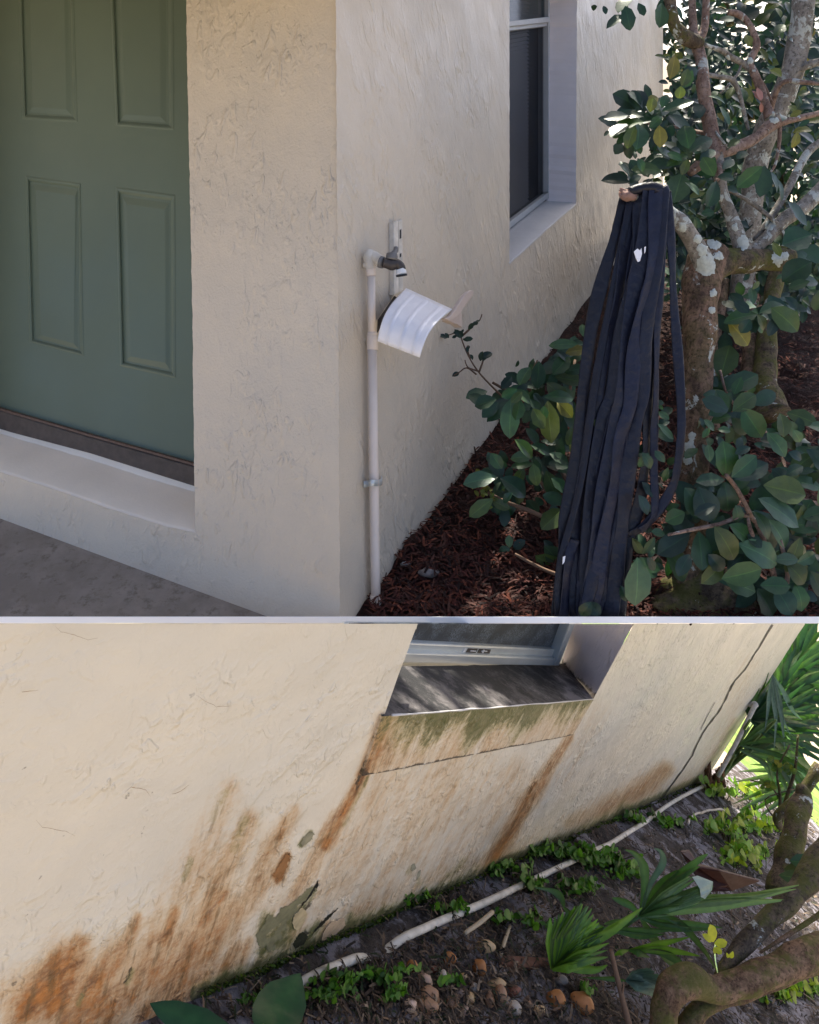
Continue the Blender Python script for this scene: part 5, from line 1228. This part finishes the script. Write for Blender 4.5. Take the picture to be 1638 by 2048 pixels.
# thin bare shrub and leafy sprigs at the sunny end
sg = thing('sapling', gB(1560,1640), 'thin sapling with bright lobed leaves in the sunny gap beyond the wall', 'sapling')
mb = MB()
for p in ([(1560,1650,4.2,5),(1575,1590,4.2,4),(1590,1540,4.2,3),(1596,1470,4.2,2)],[(1560,1650,4.2,4),(1560,1590,4.2,3),(1555,1540,4.2,2),(1580,1490,4.2,1.4)],[(1560,1600,4.2,1.6),(1540,1572,4.25,1.5),(1500,1560,4.3,1.2)],[(1560,1650,4.2,1.4),(1530,1600,4.2,1.4),(1590,1578,4.2,1)],[(1560,1655,4.2,7),(1556,1630,4.1,9),(1600,1590,4.1,11),(1640,1530,4.1,13)]): limb(mb, p, 7, 4, .2)
mb.build('stem', M['barkm'], sg)
mb = MB()
for (u,v) in ((1565,1530),(1548,1520),(1580,1540),(1555,1535),(1528,1568),(1540,1572)):
    for k in range(5):
        a = U(0,6.3); leaves_px(mb, [(u,v,u+15*math.cos(a),v+11*math.sin(a),.7)], 4.2, dv=.02)
mb.c = [(c[0]*3.2,c[1]*2.0,c[2]*.9,1) for c in mb.c]; mb.build('foliage', M['weed'], sg)
LOB = [(.045,.115,.018),(.06,.14,.02),(.035,.085,.018),(.07,.15,.025)]
LIMEW = [(.10,.20,.03),(.13,.24,.035),(.16,.22,.03),(.20,.24,.03)]
def sprig(u, v, su, sv, n, label, L=(10,20), cols=LOB, d=None, name='weed', cat='weed', grp='weeds along the wall foot and pipe', h=13, wr=.6):
    g0 = gB(u,v); d0 = d or depth(g0); t = thing(name, g0 if d is None else at(u,v,d), label, cat, grp); ms, ml = MB(), MB()
    for k in range(n):
        bu, bv = u+U(-.5,.5)*su, v+U(-.3,.5)*sv*.5
        if d is None: dd = depth(gB(bu,bv))
        else: dd = d+U(-.06,.06)
        tu, tv = bu+random.gauss(0,su*.22), bv-abs(random.gauss(h*.6,h*.4)); dd2 = dd-U(.0,.05)
        limb(ms, [(bu,bv,dd,.9),((bu+tu)/2+U(-3,3),(bv+tv)/2-2,(dd+dd2)/2,.8),(tu,tv,dd2,.6)], 4, 2, 0)
        c0 = random.choice(cols); a0 = U(0,6.3)
        for j in range(3):
            a = a0+j*2.1+U(-.3,.3); l = U(*L)*.72; B = at(tu,tv,dd2); T = at(tu+l*math.cos(a), tv+l*.75*math.sin(a), dd2+U(-.02,.02)*dd2)
            kk = U(.75,1.25); leaf(ml, B, T, (T-B).length*U(.8,1.2)*wr, -AF+mB*U(.4,1.5)+AX*U(-.4,.4), tuple(x*kk for x in c0), .1, .1, 1.15)
    pass; ml.v += [] ; ms_ = ms; t_ = t; [ml.add([V(p) for p in ms.v], ms.f, (.03,.06,.015))]; ml.build('leaves', M['weed'], t)
for s_ in ((1150,1712,80,40,34,'bright green weed clump at the wall foot left of the pipe end'),(1078,1705,60,36,24,'dark green weed clump at the foot of the ochre wall streak'),
 (1010,1742,56,28,16,'small weeds where the ochre streak meets the soil'),(820,1795,38,46,20,'single leafy weed standing against the mossy wall foot'),(790,1785,22,20,6,'tiny dark weed on the wall left of the leafy single one'),
 (1160,1778,60,60,24,'green weeds just below the middle of the white pipe'),(1215,1728,60,40,20,'fine weeds below the upper pipe end'),(1250,1745,60,50,22,'low weeds between the pipe end and the big palmetto'),
 (1065,1770,50,40,16,'weeds growing over the white pipe at its middle'),(905,1818,46,34,14,'little weeds beside the pipe right of the leafy wall weed'),
 (640,1990,90,60,30,'broad weed patch left of the pebbles at the bottom'),(770,1950,70,60,20,'weed tuft between the buried pipe and the pebbles'),(690,1965,60,60,18,'weed tuft beside the exposed left pipe end'),(790,1990,40,50,12,'weed stems at the left border of the pebble patch'),
 (1000,1838,30,22,6,'lone small weed under the pale stick'),(1175,1985,40,40,8,'small bright weed between orange pebble and twig'),(1062,1850,50,40,10,'dark little weeds left of the upright palmetto fan'),(510,2005,40,30,9,'pale weed at the bottom edge next to the big dark leaf'),
 (1270,1640,60,22,10,'faint weeds near the small upper pipe fragment'),(1340,1650,40,30,9,'small weeds under the upper end of the pipe'),(905,1960,30,30,6,'tiny weed among the pebbles')):
    sprig(s_[0],s_[1],s_[2]*1.1,s_[3]*1.15,int(s_[4]*1.45),s_[5])
for s_ in ((1460,1660,90,70,40,'lush lime weeds right of the curved white tube'),(1500,1720,80,80,46,'lime weeds filling the ground left of the mossy trunk'),(1540,1660,90,60,34,'sunlit weeds at the right beyond the dark soil'),(1470,1590,100,40,36,'sunlit weeds right at the palm base'),(1545,1610,90,50,36,'bright weeds under the thin sapling'),(1470,1690,40,50,14,'yellowish sprig in the lime weed patch'),(1600,1985,70,60,26,'yellow-green weeds in the bottom right corner'),(1560,2000,50,50,12,'weeds under the thick root at the bottom')):
    sprig(*s_[:5], s_[5], (11,22), LIMEW, None, 'weed', 'weed', 'lime weeds at the sunny end', 26)
ys = thing('seedling', at(1432,1955,1.9), 'yellow seedling with a few bright leaves in front of the root fork', 'seedling')
mb = MB(); limb(mb, [(1436,1950,1.9,1.2),(1430,1915,1.9,1.2),(1430,1888,1.9,1)], 5, 3, 0); mb.build('stem', M['weed'], ys)
mb = MB(); leaves_px(mb, [(930,955,908,838,.55),(922,945,862,905,.6),(935,965,1022,955,.55),(940,985,985,1035,.55),(935,985,940,1035,.5),(1040,1060,1060,1020,.6),(1030,1060,1020,1030,.6)], 1.88, 3.357, 1150, 1600, .6, .01)
mb.c = [(.36*U(.95,1.05),.36,.03,1) for c in mb.c]; mb.build('leaves', M['weed'], ys)
# thick root, limb and trunk at the lower right
rt = thing('root_limb', at(1330,2020,1.82), 'thick twisting brown root crossing the bottom right corner', 'root')
mb = MB(); limb(mb, [(1325,2075,1.80,30),(1330,2020,1.80,28),(1345,1980,1.81,30),(1372,1962,1.83,30),(1420,1976,1.85,26),(1470,1972,1.87,26),(1530,1946,1.9,28),(1585,1925,1.94,32),(1660,1900,2.0,36),(1850,1830,2.2,46)], 20, 9, .32, fr=15); mb.build('root', M['root'], rt)
mb = MB(); limb(mb, [(1360,2075,1.84,24),(1400,2020,1.86,16),(1450,2000,1.88,13),(1520,1978,1.92,13),(1600,1945,1.97,13),(1680,1915,2.02,12)], 14, 8, .34, fr=15); mb.build('root', M['root'], rt)
tl = thing('leaning_trunk', at(1440,1950,1.92), 'smooth mossy limb slanting up to the right above the thick root', 'tree')
mb = MB(); limb(mb, [(1432,1962,1.9,8),(1452,1930,1.92,14),(1495,1882,1.95,18),(1540,1835,1.98,19),(1580,1800,2.0,21),(1620,1755,2.04,24),(1665,1690,2.1,28),(1800,1560,2.25,32)], 16, 8, .24, fr=14); mb.build('trunk', M['barkm'], tl)
mb = MB(); limb(mb, [(1520,1905,1.94,2.5),(1560,1880,1.95,4),(1610,1848,1.98,5),(1660,1815,2.0,6)], 9, 5, .15); mb.build('branch', M['root'], tl)
tm = thing('mossy_trunk', gB(1572,1745), 'dark mossy upright trunk at the right edge with sunny weeds behind', 'tree')
mb = MB(); limb(mb, [(1560,1790,2.5,30),(1574,1735,2.55,25),(1586,1680,2.6,23),(1596,1630,2.65,22),(1606,1592,2.7,16),(1600,1572,2.7,8)], 16, 8, .3, fr=14); mb.build('trunk', M['barkm'], tm)
mb = MB(); leaves_px(mb, [(1640,1745,1570,1740,.5),(1640,1725,1580,1722,.45),(1650,1760,1560,1752,.35)], 2.3); mb.build('foliage', M['leaf'], tm)
sl_ = MB(); q = [(1362,1705),(1380,1702),(1400,1735),(1440,1742),(1522,1763),(1463,1783),(1424,1785),(1404,1772),(1372,1722)]
prism(sl_, [at(u,v,2.2+.03*math.sin(i*1.7)) for i,(u,v) in enumerate(q)], AF*.012); o = sl_.build('dead_sheath', M['dead'], smooth=False); bevel(o, .004)
tag(o, 'maroon dead palm sheath lying behind the big palmetto', 'dead sheath')
# big dark leaves poking in at the bottom edge
fl = thing('foreground_plant', at(520,2100,.86), 'large dark green leaves poking up at the bottom edge below the wall', 'plant')
mb = MB(); limb(mb, [(540,2140,.88,6),(530,2080,.87,5),(525,2050,.87,4)], 8, 3, .1); mb.build('stem', M['twig'], fl)
mb = MB()
for B, T, w in (((520,2075,.90),(597,1954,.84),.058),((470,2062,.87),(300,2010,.84),.030)):
    leaf(mb, at(*B), at(*T), w, -AF+AU*.3, (.007,.030,.016), .05, .12)
mb.build('leaves', M['leafd'], fl)
